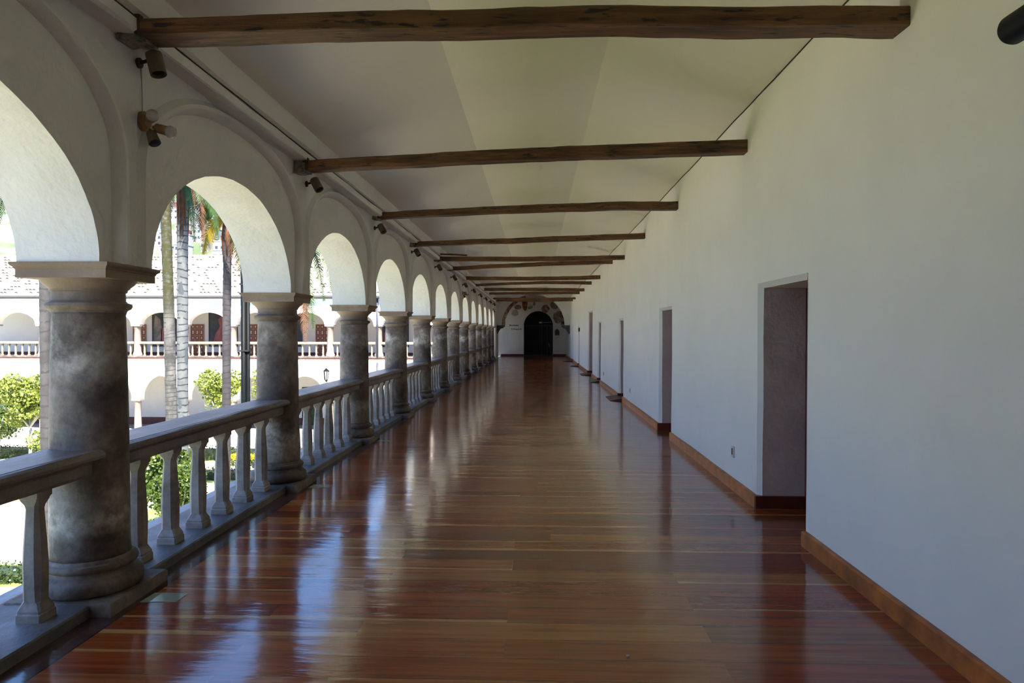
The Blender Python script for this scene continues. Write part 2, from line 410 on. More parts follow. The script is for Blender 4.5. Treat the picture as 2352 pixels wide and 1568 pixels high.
# ------------------------------------------------------------------ arcade walls
def arcade(bm, mp, bays, S, half_pier, z_imp, ry, z_top, thick, relief=1.0, fz=2.55, fry=.73, N_=64, wob=.010, seed=0, back_step=0):
    """bays: list of centre u. mp(u,d,z): d=0 face towards viewer, +d away"""
    rx = S/2 - half_pier
    ts = sorted(set([i/N_ for i in range(N_+1)] + [.3, .7]))
    def opening(t, bay, off=0):
        a = PI*(1-t); w = wob*(noise.noise((t*9+bay*3.1, off*2, seed))+.5*noise.noise((t*41+bay, off*2, seed+3)))
        return (rx+w)*math.cos(a), z_imp + (ry+w)*math.sin(a)
    frx = S/2 - .10; tv = .16
    def form(t, dr):
        if t < tv: return -(frx+dr), z_imp + (fz-z_imp)*t/tv
        if t > 1-tv: return (frx+dr), z_imp + (fz-z_imp)*(1-t)/tv
        a = PI*(1-(t-tv)/(1-2*tv)); c, s_ = math.cos(a), math.sin(a)
        e = .88
        return (frx+dr)*math.copysign(abs(c)**e, c), fz + (fry+dr)*abs(s_)**e
    def outer(t):
        if t <= .3: return -S/2, z_imp + (z_top-z_imp)*t/.3
        if t >= .7: return S/2, z_imp + (z_top-z_imp)*(1-t)/.3
        return -S/2 + S*(t-.3)/.4, z_top
    for bi, uc in enumerate(bays):
        rows = []
        ring_defs = [('o', .0), ('m', .5), ('f', -.06), ('f', -.045), ('f', -.015), ('f', .012), ('f', .05), ('O', 0)]
        ds = [0, .0, .0, -.045, -.068, -.066, -.026, -.060]
        for (k, dr), d in zip(ring_defs, ds):
            r = []
            for t in ts:
                if k == 'o': u, z = opening(t, uc)
                elif k == 'm':
                    u1, z1 = opening(t, uc); u2, z2 = form(t, -.06); u, z = (u1+u2)/2, (z1+z2)/2
                elif k == 'f':
                    u, z = form(t, dr); z = min(z, z_top-.004)
                else: u, z = outer(t)
                dd = d*relief
                if k in ('m', 'f'): dd += .006*relief*noise.noise((u*2+uc, z*2, seed+5))
                if k == 'o': dd += .004*noise.noise((t*12+uc, 0, seed))
                r.append(bm.verts.new(mp(uc+u, dd, z)))
            rows.append(r)
        # intrados
        rb = []
        for step_ in (.33, .66, 1.0):
            r = []
            for t in ts:
                u, z = opening(t, uc, step_)
                r.append(bm.verts.new(mp(uc+u, thick*step_, z)))
            rb.append(r)
        seq = list(reversed(rb)) + rows
        # back face outer boundary
        r = [bm.verts.new(mp(uc+outer(t)[0], thick, outer(t)[1])) for t in ts]
        seq = [r] + seq
        for a, b2 in zip(seq, seq[1:]):
            for i in range(len(ts)-1):
                bm.faces.new((a[i], a[i+1], b2[i+1], b2[i]))
        # underside of the piers
        for idx in (0, -1):
            col = [q[idx] for q in seq]
            bm.faces.new(col)
    bmesh.ops.remove_doubles(bm, verts=bm.verts, dist=.0005)

XF = -2.455                       # recessed wall face of the near arcade
bm = bmesh.new()
arcade(bm, lambda u, d, z: (XF-d, u, z), [YC(k)+S/2 for k in range(0, 13)], S, .275, ZIMP, .835, 3.32, .48, seed=2)
# solid corner pier and end
box(bm, -3.02, -2.44, 42.25, 45.3, -.2, 3.32)
box(bm, -3.02, -2.40, -1.5, YC(0)+.0, 0, 3.32)  # unseen closed stretch instead of arches, added to darken the near gallery
wl = tag(link_mesh('wall_left', bm, M['wall_arch'], smooth=False), 'white plastered arcade wall over the columns, with raised blind arches', kind='structure')
for p in wl.data.polygons: p.use_smooth = True
wl.data.set_sharp_from_angle(angle=math.radians(38))
# cornice above the arcade
bm = bmesh.new()
extrude_y(bm, [(-2.39, 3.30), (-2.27, 3.29), (-2.255, 3.30), (-2.255, 3.365), (-2.275, 3.372), (-2.29, 3.385), (-2.262, 3.398), (-2.245, 3.41), (-2.235, 3.60), (-2.95, 3.62), (-2.95, 3.31)], -6, 45.3, .25, .010, 4)
tag(link_mesh('trim_1', bm, M['wall_arch']), 'white plaster cornice with a dark crack running above the arches', kind='structure')
# dark crack line: dark strip added in the cornice groove to draw the gap
bm = bmesh.new()
rs = []
for i in range(180):
    y = -2 + 46*i/179
    x = -2.274 + .004*noise.noise((y*2, 0, 0)); z = 3.386 + .008*noise.noise((y*3, 5, 0))
    rs.append([(x, y, z-.004), (x+.004, y, z-.003), (x+.004, y, z+.004), (x, y, z+.005)])
rings(bm, rs)
tag(link_mesh('crack_strip', bm, M['iron'], smooth=True), 'thin dark strip drawn as the crack along the cornice over the arches', 'crack_strip')

# right wall: thick slab with doorways
doors = [(5.44, 6.60, 2.01), (10.8, 11.88, 1.965), (16.78, 17.7, 1.905), (22.7, 23.7, 1.925), (26.1, 28.2, 2.385), (34.0, 34.9, 1.885), (39.8, 40.7, 1.935)]
bm = bmesh.new()
TH = .62
def wob_wall(y, z): return .010*noise.noise((y*.6, z*.8, 1)) + .004*noise.noise((y*2.1, z*2.4, 9))
def wall_strip(y0, y1, z0, z1, y_edges=()):
    ny = max(1, int((y1-y0)/.22)); nz = max(1, int((z1-z0)/.3))
    vs = [[None]*(nz+1) for _ in range(ny+1)]
    for i in range(ny+1):
        for j in range(nz+1):
            y = y0+(y1-y0)*i/ny; z = z0+(z1-z0)*j/nz
            edge = any(abs(y-e) < 1e-4 for e in y_edges) and z < zdoor+1e-4
            vs[i][j] = bm.verts.new((XW + (wob_wall(y, z) if (0 < i < ny or True) else 0), y, z))
    for i in range(ny):
        for j in range(nz):
            bm.faces.new((vs[i][j], vs[i+1][j], vs[i+1][j+1], vs[i][j+1]))
zdoor = 0
ys = -1.4
BV = .045                      # rounded arrises of the doorways
ztop = 3.80
for (a, b2, h) in doors:
    wall_strip(ys, a-BV*0, 0, ztop)
    wall_strip(a, b2+BV, h+BV, ztop)
    ys = b2+BV
wall_strip(ys, YEND+.3, 0, ztop)
for (a, b2, h) in doors:
    # near jamb (unseen side), far bevel + jamb, lintel
    xo = XW+TH
    def q(*pts): bm.faces.new([bm.verts.new(p) for p in pts])
    q((XW, a, 0), (xo, a, 0), (xo, a, h), (XW, a, h+BV))
    ka = 9
    for k in range(ka):       # lumpy far bevel
        z0_, z1_ = h*k/ka, h*(k+1)/ka
        w0 = .012*noise.noise((z0_*2, b2, 0)); w1 = .012*noise.noise((z1_*2, b2, 0))
        q((XW+wob_wall(b2+BV, z0_), b2+BV, z0_), (XW+BV+w0, b2, z0_), (XW+BV+w1, b2, z1_), (XW+wob_wall(b2+BV, z1_), b2+BV, z1_ if k < ka-1 else h+BV))
        q((XW+BV+w0, b2, z0_), (xo, b2, z0_), (xo, b2, z1_), (XW+BV+w1, b2, z1_))
    q((XW, a, h+BV), (XW, b2+BV, h+BV), (XW+BV, b2, h), (XW+BV, a, h))
    q((XW+BV, a, h), (XW+BV, b2, h), (xo, b2, h), (xo, a, h))
bmesh.ops.remove_doubles(bm, verts=bm.verts, dist=.0004)
# back of the wall
box(bm, XW+TH, XW+TH+.1, -1.4, YEND+.9, -.2, 4.1)
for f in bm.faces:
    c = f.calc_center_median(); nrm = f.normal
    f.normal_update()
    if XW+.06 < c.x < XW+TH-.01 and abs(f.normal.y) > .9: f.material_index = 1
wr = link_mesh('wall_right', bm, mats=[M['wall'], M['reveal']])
tag(wr, 'long white plastered wall with a row of deep doorways', kind='structure')
for p in wr.data.polygons: p.use_smooth = True
wr.data.set_sharp_from_angle(angle=math.radians(28))

bm = bmesh.new(); n = 160
tube(bm, [(XW+wob_wall(-1+50*k/n, 3.76)-.004, -1+50*k/n, 3.773+.006*noise.noise((k*.9, 0, 0))) for k in range(n+1)], .0055, 5)
tag(link_mesh('trim_6', bm, M['crack']), kind='structure')
# unseen wall set close behind the viewer to darken the near gallery
bm = bmesh.new(); box(bm, -3.2, XW+.7, -1.5, -1.3, -.2, 6.0)
tag(link_mesh('wall_front_blocker', bm, M['wall']), 'unseen white wall set close behind the viewer to darken the near gallery', kind='structure')

# doors at the back of the doorways
for i, (a, b2, h) in enumerate(doors):
    o = empty('door_%d' % (i+1), (XW+.46, (a+b2)/2, 0)); tag(o, kind='structure')
    L = (b2-a)
    bm = bmesh.new()
    box(bm, .04, .09, -L/2+.07, L/2-.07, .0, h-.06)
    for zz in (.15, .85, 1.45):
        box(bm, .03, .04, -L/2+.16, L/2-.16, zz, zz+.5 if zz < 1.4 else h-.2)
    link_mesh('door_leaf', bm, M['door_red'], o)
    bm = bmesh.new()
    box(bm, -.04, .15, -L/2+.001, -L/2+.07, 0, h-.001); box(bm, -.04, .15, L/2-.07, L/2-.001, 0, h-.001); box(bm, -.04, .15, -L/2+.07, L/2-.07, h-.07, h-.001)
    link_mesh('door_frame', bm, M['door_red'], o)
    bm = bmesh.new(); tube(bm, [(-.01, -L/2+.2, 1.02), (.03, -L/2+.2, 1.02)], .022, 12)
    link_mesh('door_knob', bm, M['iron'], o)

# baseboards along the right wall, and inside the reveals
ys = -1.29; k = 0
for i, (a, b2, h) in enumerate(doors + [(YEND, 0, 0)]):
    bm = bmesh.new()
    n = max(1, int((a-ys)/.5)); rs = []
    for j in range(n+1):
        y = ys+(a-ys)*j/n
        rs.append([(XW+.02, y, 0), (XW-.034, y, 0), (XW-.034, y, .104), (XW-.026, y, .112), (XW+.02, y, .114)])
    rings(bm, rs)
    tag(link_mesh('baseboard_right' if i == 0 else 'baseboard_right_%d' % (i+1), bm, M['base']), kind='structure')
    ys = b2
    if i < len(doors):
        bm = bmesh.new(); box(bm, XW-.03, XW+.44, b2-.03, b2+.012, 0, .114)
        tag(link_mesh('trim_%d' % (10+i), bm, M['base_dark']), kind='structure')

# ------------------------------------------------------------------ columns
def make_column():
    t = empty('stone_column', (XC, YC(1), 0))
    bm = bmesh.new()
    lathe(bm, [(.222, .268), (.219, .30), (.215, .37), (.213, .7), (.209, 1.1), (.203, 1.45), (.195, 1.70), (.200, 1.718)], 40)
    link_mesh('shaft', bm, M['stone'], t, True)
    bm = bmesh.new()
    h = .31
    r0 = [(-h, -h), (h, -h), (h, h), (-h, h)]
    rings(bm, [[(x*s_, y*s_, z) for x, y in r0] for s_, z in ((1, -.002), (1, .062), (.975, .072))])
    lathe(bm, [(.262, .071), (.284, .09), (.290, .12), (.284, .15), (.266, .168), (.244, .174), (.232, .184), (.230, .200), (.240, .208), (.254, .214), (.260, .230), (.254, .247), (.236, .252), (.234, .262), (.224, .272)], 40)
    ob = link_mesh('base', bm, M['stone'], t, True); ob.data.set_sharp_from_angle(angle=math.radians(50))
    bm = bmesh.new()
    lathe(bm, [(.198, 1.712), (.205, 1.728), (.224, 1.738), (.233, 1.752), (.230, 1.768), (.205, 1.776), (.196, 1.786), (.195, 1.835), (.205, 1.840), (.206, 1.85), (.222, 1.868), (.246, 1.888), (.262, 1.912)], 40)
    for hh in [0]:
        rr = [(.262, 1.908), (.262, 1.955), (.266, 1.958), (.268, 1.966), (.280, 1.976), (.285, 1.984), (.285, 1.996)]
        rings(bm, [[(x*r_/1, y*r_/1, z) for x, y in [(-1, -1), (1, -1), (1, 1), (-1, 1)]] for r_, z in rr])
    ob = link_mesh('capital', bm, M['stone'], t, True); ob.data.set_sharp_from_angle(angle=math.radians(35))
    return t
ordw = ['', 'nearest', 'second', 'third', 'fourth', 'fifth', 'sixth', 'seventh', 'eighth', 'ninth', 'tenth', 'eleventh', 'twelfth', 'thirteenth']
col0 = make_column()
for n in range(1, NB+1):
    c = col0 if n == 1 else copy_tree(col0)
    c.location = (XC, YC(n), 0)
    lab = {1: 'thick round stone column closest to the viewer, dark brown, at left of the gallery',
           2: 'second round stone column from the viewer, after the six balusters in front',
           13: 'farthest round stone column, against the white pier at the gallery end'}.get(n, '%s round stone column of the gallery row, counted from the viewer' % ordw[n])
    tag(c, lab, 'column', 'stone columns of the gallery')
    c.rotation_euler[2] = (n*5 % 4)*PI/2
    for ch in c.children: pass

# ------------------------------------------------------------------ balustrades
def oct_ring(h, k, z): return [(h, -(h-k), z), (h, h-k, z), (h-k, h, z), (-(h-k), h, z), (-h, h-k, z), (-h, -(h-k), z), (-(h-k), -h, z), (h-k, -h, z)]
def baluster_bm():
    bm = bmesh.new()
    P = [(.070, .006, .060), (.070, .006, .100), (.064, .006, .106), (.066, .008, .118), (.062, .01, .130), (.050, .012, .158), (.050, .020, .166),
         (.053, .024, .25), (.055, .026, .34), (.052, .025, .43), (.046, .022, .53), (.040, .018, .62), (.038, .016, .655), (.042, .016, .675), (.052, .010, .700), (.054, .008, .712), (.060, .006, .720), (.060, .006, .775)]
    rings(bm, [oct_ring(h, k, z) for h, k, z in P])
    return bm
bal_src = None
def balustrade(n, label):
    """bay n lies between column n and column n+1"""
    global bal_src
    ya, yb = YC(n), YC(n+1); ym = (ya+yb)/2
    t = empty('stone_balustrade', (XC, ym, 0), label, 'balustrade', 'stone balustrades between the columns')
    bm = bmesh.new()
    pr = [(.03, .768), (.118, .768), (.122, .785), (.122, .838), (.128, .850), (.150, .858), (.170, .868), (.174, .885), (.170, .905), (.155, .916), (.137, .917), (.133, .906), (.129, .917), (-.155, .918), (-.172, .905), (-.174, .87), (-.13, .85), (-.122, .775)]
    L = (yb-ya)/2-.085
    extrude_y(bm, pr, -L, L, .12, .005, n*3)
    link_mesh('handrail', bm, M['rail'], t)
    bm = bmesh.new()
    L = (yb-ya)/2-.25
    extrude_y(bm, [(.19, -.002), (.19, .055), (.18, .064), (-.32, .066), (-.32, -.2), (0, -.2), (0, -.002)], -L, L, .15, .004, n)
    link_mesh('kerb', bm, M['curb'], t)
    for k in range(6):
        y = (k-2.5)*.430
        if bal_src is None:
            b = link_mesh('baluster', baluster_bm(), M['bal'], t); bal_src = b
        else:
            b = bal_src.copy(); C.objects.link(b); b.parent = t
        b.location = (.012, y, .004)
        b.rotation_euler = (rnd.uniform(-.006, .006), 0, rnd.choice([0, PI/2, PI, -PI/2]) + rnd.uniform(-.03, .03))
        s_ = rnd.uniform(.97, 1.03); b.scale = (s_, s_, 1)
    return t
balustrade(0, 'stone balustrade in the lower left corner, in front of the nearest column')
for n in range(1, 13):
    if n == 1: lab = 'stone balustrade of six tall balusters between the nearest and second columns'
    else: lab = 'stone balustrade between the %s and %s columns from the viewer' % (ordw[n], ordw[n+1])
    balustrade(n, lab)
# outer ledge beyond the kerb: terracotta strip and stone edge
bm = bmesh.new(); box(bm, -3.14, -2.99, -3, 44.5, -.2, .004)
tag(link_mesh('trim_3', bm, M['terra']), kind='structure')
bm = bmesh.new(); box(bm, -3.26, -3.14, -3, 44.5, -.35, -.002)
tag(link_mesh('trim_4', bm, M['ledge']), kind='structure')
bm = bmesh.new(); box(bm, -3.14, -2.52, -6.2, 44.5, -5.3, -.2)
tag(link_mesh('wall_below', bm, M['facade']), kind='structure')
# glazed plates in the floor beside the columns
plabs = {1: 'pale glazed plate let into the floor beside the nearest column base', 2: 'pale glazed plate in the floor beside the second column base', 3: 'small glazed plate in the floor beside the third column base'}
for n in (1, 2, 3):
    bm = bmesh.new()
    y = YC(n)+.0; w = .075
    rings(bm, [[(-2.345, y-w, z), (-2.12-.04*n*.3, y-w*.8, z), (-2.12-.03*n*.3, y+w, z), (-2.335, y+w, z)] for z in (-.02, .003)])
    tag(link_mesh('floor_plate', bm, M['plate']), plabs[n], 'plate', 'plates in the floor')

# ------------------------------------------------------------------ ceiling beams
# (Y front, thickness in Y, left x, left z bottom, left h, right z bottom, right h, sag)
beams = [(3.98, .20, -2.25, 3.275, .095, 3.277, .107, .030), (6.98, .14, -2.26, 3.19, .105, 3.345, .125, .02), (10.36, .15, -2.30, 3.26, .09, 3.385, .115, .03),
         (13.46, .14, -2.28, 3.235, .085, 3.375, .1, .0), (16.6, .15, -2.27, 3.275, .10, 3.30, .10, -.02), (19.2, .15, -2.28, 3.28, .10, 3.455, .10, .02),
         (22.9, .15, -2.27, 3.30, .11, 3.32, .12, -.03), (26.5, .15, -2.30, 3.32, .085, 3.385, .12, .05), (30.5, .15, -2.28, 3.40, .12, 3.375, .125, .0),
         (33.9, .15, -2.30, 3.41, .10, 3.44, .13, .0), (37.3, .15, -2.30, 3.35, .09, 3.35, .10, -.02), (40.1, .16, -2.30, 3.37, .13, 3.385, .11, -.04)]
for i, (y, w, xl, zl, hl, zr, hr, sag) in enumerate(beams):
    bm = bmesh.new(); n = 46; rs = []
    x0, x1 = xl+.0, XW+.10
    for k in range(n+1):
        t = k/n; x = x0+(x1-x0)*t
        zb = zl+(zr-zl)*t + sag*math.sin(PI*t) + .012*noise.noise((x*1.3, i*7, 0)); h = hl+(hr-hl)*t
        yc = y+w/2 + .02*noise.noise((x*.6, i*3, 5)); ww = w/2*(1+.10*noise.noise((x*1.5, i, 2)))
        j = lambda a: .006*noise.noise((x*5, a*3.3+i, 1))
        rs.append([(x, yc-ww+j(1), zb+.006+j(1)), (x, yc-ww+.008, zb+j(2)), (x, yc+ww-.01, zb+j(3)), (x, yc+ww, zb+.012+j(4)), (x, yc+ww+j(5), zb+h-.008), (x, yc+ww-.01, zb+h+j(6)), (x, yc-ww+.01, zb+h+j(7)), (x, yc-ww+j(8), zb+h-.01+j(8))])
    rings(bm, rs)
    t = empty('ceiling_beam', (0, y+w/2, (zl+zr)/2+.05))
    o = link_mesh('timber', bm, M['beam']); o.parent = t; o.matrix_parent_inverse = Matrix.Translation((0, 0, 0)); o.location = (0, -(y+w/2), -((zl+zr)/2+.05))
    if i < 8:
        bm = bmesh.new()
        box(bm, xl-.05, xl-.03, y+.01, y+.025, zl+hl-.02, zl+hl+.20); box(bm, xl-.05, xl+.02, y+.008, y+.028, zl+hl+.16, zl+hl+.175)
        box(bm, xl-.02, xl+.012, y-.010, y+.03, zl+.01, zl+hl+.02)
        s2 = link_mesh('iron_strap', bm, M['iron'], t); s2.location = o.location
        bm = bmesh.new(); rr = []
        for k in range(7):
            x = xl-.135+.15*k/6; jj = lambda a: .016*noise.noise((x*23, a*2.1, i*1.7))
            rr.append([(x, y+.02+jj(1), zl-.012+jj(2)), (x, y+w-.02+jj(3), zl-.012+jj(4)), (x, y+w-.02+jj(5), zl+hl+.0+jj(6)), (x, y+.02+jj(7), zl+hl+.0+jj(8))])
        rings(bm, rr); s3 = link_mesh('mortar_socket', bm, M['socket'], t); s3.location = o.location
    if i == 0: lab = 'big rough dark-brown wooden beam spanning the top of the picture'
    elif i == len(beams)-1: lab = 'farthest wooden beam, crossing in front of the painted end arch'
    else: lab = '%s rough wooden ceiling beam counted from the viewer' % ordw[i+1]
    tag(t, lab, 'beam', 'wooden beams across the gallery')
# short plank lying on the fifth beam
bm = bmesh.new()
rings(bm, [[(x, 16.58, z), (x, 16.70, z), (x, 16.70, z+.028), (x, 16.58, z+.028)] for x, z in ((-2.32, 3.42), (-1.9, 3.405), (-1.62, 3.385))])
tag(link_mesh('plank', bm, M['beam']), 'short thin plank resting on the left end of the fifth beam', 'plank')

# ------------------------------------------------------------------ lamps on the arcade
def floodlight(n, label):
    z = {1: 3.215}.get(n, 3.14)
    t = empty('spotlight', (-2.395, YC(n)+.02, z), label, 'lamp', 'cylinder spotlights under the beams')
    bm = bmesh.new(); tube(bm, [(-.01, 0, 0), (.016, 0, 0)], .030, 14); tube(bm, [(.01, 0, 0), (.055, -.0, .012)], .011, 8)
    link_mesh('mount', bm, M['iron'], t, False)
    d = Vector((.28, -.18 if n > 1 else -.1, -.94)).normalized() if n == 1 else Vector((.45, -.25, -.75)).normalized()
    c = Vector((.115, -.01, -.012))
    bm = bmesh.new()
    tube(bm, [c-d*.072, c-d*.066, c+d*.068], [.040, .047, .047], 24, caps=False)
    tube(bm, [c+d*.068, c+d*.068-d*.001], [.047, .041], 24, caps=False)
    tube(bm, [c-d*.072, c-d*.0721], [.040, .001], 24, caps=False)
    tube(bm, [c+d*.067, c+d*.02], [.041, .041], 24, caps=False)
    link_mesh('housing', bm, M['lamp'], t, True).data.set_sharp_from_angle(angle=math.radians(40))
    bm = bmesh.new(); tube(bm, [c+d*.045, c+d*.040], .040, 24)
    link_mesh('lens', bm, M['lamp_dark'], t)
    return t
for n in range(1, 13):
    lab = {1: 'cylindrical metal spotlight under the left end of the big near beam', 2: 'small cylindrical spotlight under the left end of the second beam'}.get(n, 'small cylindrical spotlight on the wall above the %s column' % ordw[n])
    floodlight(n, lab)
def cluster(y, label):
    t = empty('triple_spotlight', (-2.40, y, 2.885), label, 'lamp', 'triple spotlights on the arcade wall')
    bm = bmesh.new(); tube(bm, [(-.012, 0, 0), (.012, 0, 0), (.030, 0, 0)], [.058, .060, .040], 24)
    link_mesh('wall_plate', bm, M['brass'], t, True).data.set_sharp_from_angle(angle=math.radians(40))
    specs = [(Vector((.50, -.72, -.05)), 'b', Vector((.045, -.01, .008))), (Vector((.88, -.1, -.26)), 'b', Vector((.05, .015, -.03))), (Vector((.42, -.28, -.85)), 's', Vector((.04, .0, -.05)))]
    for d, kd, c0 in specs:
        d.normalize()
        bm = bmesh.new()
        tube(bm, [c0, c0+d*.03], .010, 8)
        tube(bm, [c0+d*.02, c0+d*.026, c0+d*.105], [.012, .028, .030 if kd == 'b' else .036], 18)
        h = link_mesh('lamp_head', bm, M['brass'] if kd == 'b' else M['lamp'], t, True); h.data.set_sharp_from_angle(angle=math.radians(40))
        bm = bmesh.new()
        if kd == 'b': tube(bm, [c0+d*.10, c0+d*.115, c0+d*.14, c0+d*.152], [.030, .037, .034, .012], 18)
        else: tube(bm, [c0+d*.106, c0+d*.108], .030, 18)
        link_mesh('bulb', bm, M['glass_lens'] if kd == 'b' else M['lamp_dark'], h, True)
    return t
cluster(4.30, 'three-headed spotlight with two pale bulbs beside the nearest arch')
cluster(YC(7)+.1, 'three-headed spotlight on the arcade wall above the seventh column')
cluster(YC(12)+1.0, 'three-headed spotlight at the far end of the arcade wall')
bm = bmesh.new(); tube(bm, [(-2.398, 4.27, 3.20), (-2.396, 4.275, 3.1), (-2.399, 4.285, 2.95), (-2.398, 4.295, 2.90)], .004, 6)
tag(link_mesh('electric_wire', bm, M['wire'], smooth=True), 'thin wire running down from the near spotlight to the triple lamp', 'wire')

# dark green tube lamp entering at the top right
t = empty('tube_spotlight', (1.67, 2.0, 2.667), 'dark green cylindrical tube at the top right corner, parallel to the wall', 'lamp')
bm = bmesh.new(); tube(bm, [(0, .60, 0), (0, .597, 0), (0, .585, 0), (0, -.60, 0)], [.034, .046, .052, .052], 32)
link_mesh('lamp_tube', bm, M['green_metal'], t, True).data.set_sharp_from_angle(angle=math.radians(50))
bm = bmesh.new()
for yy in (-.45, .0): tube(bm, [(.03, yy, .01), (.36, yy, .06)], .012, 8)
link_mesh('bracket', bm, M['iron'], t)
bm = bmesh.new(); tube(bm, [(.0, .45, -.05), (.004, .45, -.058)], .012, 10); link_mesh('screw', bm, M['lamp_dark'], t)

# ------------------------------------------------------------------ outlets, ramps
def outlet(y, z, label, small=False):
    t = empty('wall_outlet', (XW-.006, y, z), label, 'outlet', 'sockets low on the right wall')
    bm = bmesh.new()
    hw, hh = (.036, .055)
    rings(bm, [[(x, -a, -b_), (x, a, -b_), (x, a, b_), (x, -a, b_)] for x, a, b_ in ((.008, hw, hh), (-.006, hw, hh), (-.010, hw-.006, hh-.006))])
    link_mesh('cover_plate', bm, M['outlet'], t)
    bm = bmesh.new(); box(bm, -.013, -.008, -.022, .018, -.028, .036)
    link_mesh('socket', bm, M['outlet_dark'], t)
outlet(7.42, .38, 'electrical outlet on the right wall just past the nearest doorway')
outlet(15.5, .355, 'small outlet low on the right wall, past the second doorway')
outlet(21.6, .375, 'tiny distant outlet on the right wall, past the third doorway')
ramps = [(1.73, 16.88, 18.05, 'mat', 'dark red wooden ramp on the floor at the third doorway'), (1.76, 23.1, 24.2, 'mat_dark', 'blackish ramp on the floor at the fourth doorway'),
         (1.68, 26.9, 28.1, 'mat', 'dark red ramp on the floor at the tall fifth doorway'), (1.62, 33.9, 34.9, 'mat', 'dark red ramp on the floor at the sixth doorway'), (1.45, 39.7, 40.7, 'mat', 'farthest dark red ramp, near the end of the right wall')]
for x, ya, yb, mt, lab in ramps:
    bm = bmesh.new()
    rings(bm, [[(x, y, .0), (x, y, .006), (XW-.04, y, .05), (XW+.40, y, .052), (XW+.40, y, 0)] for y in (ya, yb-.06)])
    tag(link_mesh('threshold_ramp', bm, M[mt]), lab, 'ramp', 'ramps at the doorways')
bm = bmesh.new(); box(bm, XW-.07, XW+.005, 33.6, 33.8, 1.68, 1.84); box(bm, XW-.05, XW-.02, 33.65, 33.75, 1.64, 1.68)
tag(link_mesh('door_closer', bm, M['frame_dark']), 'small dark box fixed to the wall beside the sixth doorway', 'box')
# small white debris on the floor
bm = bmesh.new(); bmesh.ops.create_icosphere(bm, subdivisions=1, radius=.009)
for v in bm.verts: v.co *= 1+.5*noise.noise(v.co*200)
o = link_mesh('paper_scrap', bm, M['outlet']); o.location = (.455, 3.53, .006); o.scale = (1.3, .8, .7)
tag(o, 'tiny white scrap of paper on the wooden floor in the foreground', 'scrap')

# ------------------------------------------------------------------ cross arch and end wall
bm = bmesh.new()
cx, R, zs = -.215, 1.945, 2.05
yf, yb_ = 43.8, 44.5
n = 40; inner = []
outer_pts = []
for k in range(n+1):
    a = PI*(1-k/n)
    inner.append((cx+R*math.cos(a), zs+R*math.sin(a)*.985))
    if k <= 8: outer_pts.append((-2.46, zs+(4.3-zs)*k/8))
    elif k >= 32: outer_pts.append((XW+.02, zs+(4.3-zs)*(n-k)/8))
    else: outer_pts.append((-2.46+(XW+2.48)*(k-8)/24, 4.3))
for y, flip in ((yf, 0), (yb_, 1)):
    vi = [bm.verts.new((x, y, z)) for x, z in inner]; vo = [bm.verts.new((x, y, z)) for x, z in outer_pts]
    for k in range(n): bm.faces.new((vi[k], vi[k+1], vo[k+1], vo[k]))
for k in range(n):
    bm.faces.new([bm.verts.new(p) for p in ((inner[k][0], yf, inner[k][1]), (inner[k+1][0], yf, inner[k+1][1]), (inner[k+1][0], yb_, inner[k+1][1]), (inner[k][0], yb_, inner[k][1]))])
for p, q_ in ((inner[0], outer_pts[0]), (inner[-1], outer_pts[-1])):
    bm.faces.new([bm.verts.new(p_) for p_ in ((p[0], yf, p[1]), (q_[0], yf, q_[1]), (q_[0], yb_, q_[1]), (p[0], yb_, p[1]))])
bmesh.ops.remove_doubles(bm, verts=bm.verts, dist=.001)
# raised rib on the front face
rb = []
for k in range(41):
    a = PI*(.03+.94*k/40)
    x, z = -.2-2.2*math.cos(a), 2.15+2.0*math.sin(a)
    z = min(z, 4.12)
    rb.append((max(-2.40, min(1.98, x)), yf-.005, z))
tube(bm, rb, .02, 6)
tag(link_mesh('wall_cross', bm, M['wall'], smooth=False), 'white wall with a wide round arch near the gallery end', kind='structure')
def corbel(side):
    bm = bmesh.new(); s_ = side
    xw = -2.47 if s_ < 0 else XW+.01
    L = .50
    pr = [(0, 0), (L, 0), (L, -.075), (L-.07, -.10), (L-.10, -.16), (L-.26, -.20), (L-.36, -.34), (.06, -.50), (0, -.52)]
    rings(bm, [[(xw - s_*x, y, 2.055+z) for x, z in pr] for y in (43.7, 44.6)])
    lab = 'dark stone corbel carrying the left foot of the end arch' if s_ < 0 else 'reddish stone corbel carrying the right foot of the end arch'
    tag(link_mesh('stone_corbel', bm, M['corbel']), lab, 'corbel', 'corbels of the end arch')
corbel(-1); corbel(1)
bm = bmesh.new(); box(bm, -2.9, -2.5, 45.31, 46.9, 0, 4.2); box(bm, -2.9, -2.5, 46.9, YEND, 3.0, 4.2)  # unseen wall added beside the last bay to darken the end wall
tag(link_mesh('wall_side_blocker', bm, M['wall']), kind='structure')

# wall_back with an arched doorway, spanning also the far wing
DX0, DX1, DZ, DR = -.88, 1.13, 2.09, 1.005
dcx = (DX0+DX1)/2
bm = bmesh.new(); n = 32
io, oo = [], []
for k in range(n+1):
    a = PI*(1-k/n); io.append((dcx+DR*math.cos(a), DZ+DR*math.sin(a)))
for k in range(n+1):
    oo.append((-2.9 + (XW+.2+2.9)*k/n, 4.4))
pi_ = [(DX0, 0)]+io+[(DX1, 0)]; po = [(-2.9, 0)]+[(-2.9, 2.2)]+oo[1:-1]+[(XW+.2, 2.2)]+[(XW+.2, 0)]
vi = [bm.verts.new((x, YEND, z)) for x, z in pi_]; vb = [bm.verts.new((x, YEND+.5, z)) for x, z in pi_]
vo = [bm.verts.new((x, YEND, z)) for x, z in po]
for k in range(len(pi_)-1):
    bm.faces.new((vi[k], vi[k+1], vo[k+1], vo[k])); bm.faces.new((vi[k], vi[k+1], vb[k+1], vb[k]))
box(bm, -2.9, -2.895, YEND, YEND+.4, 0, 4.4)
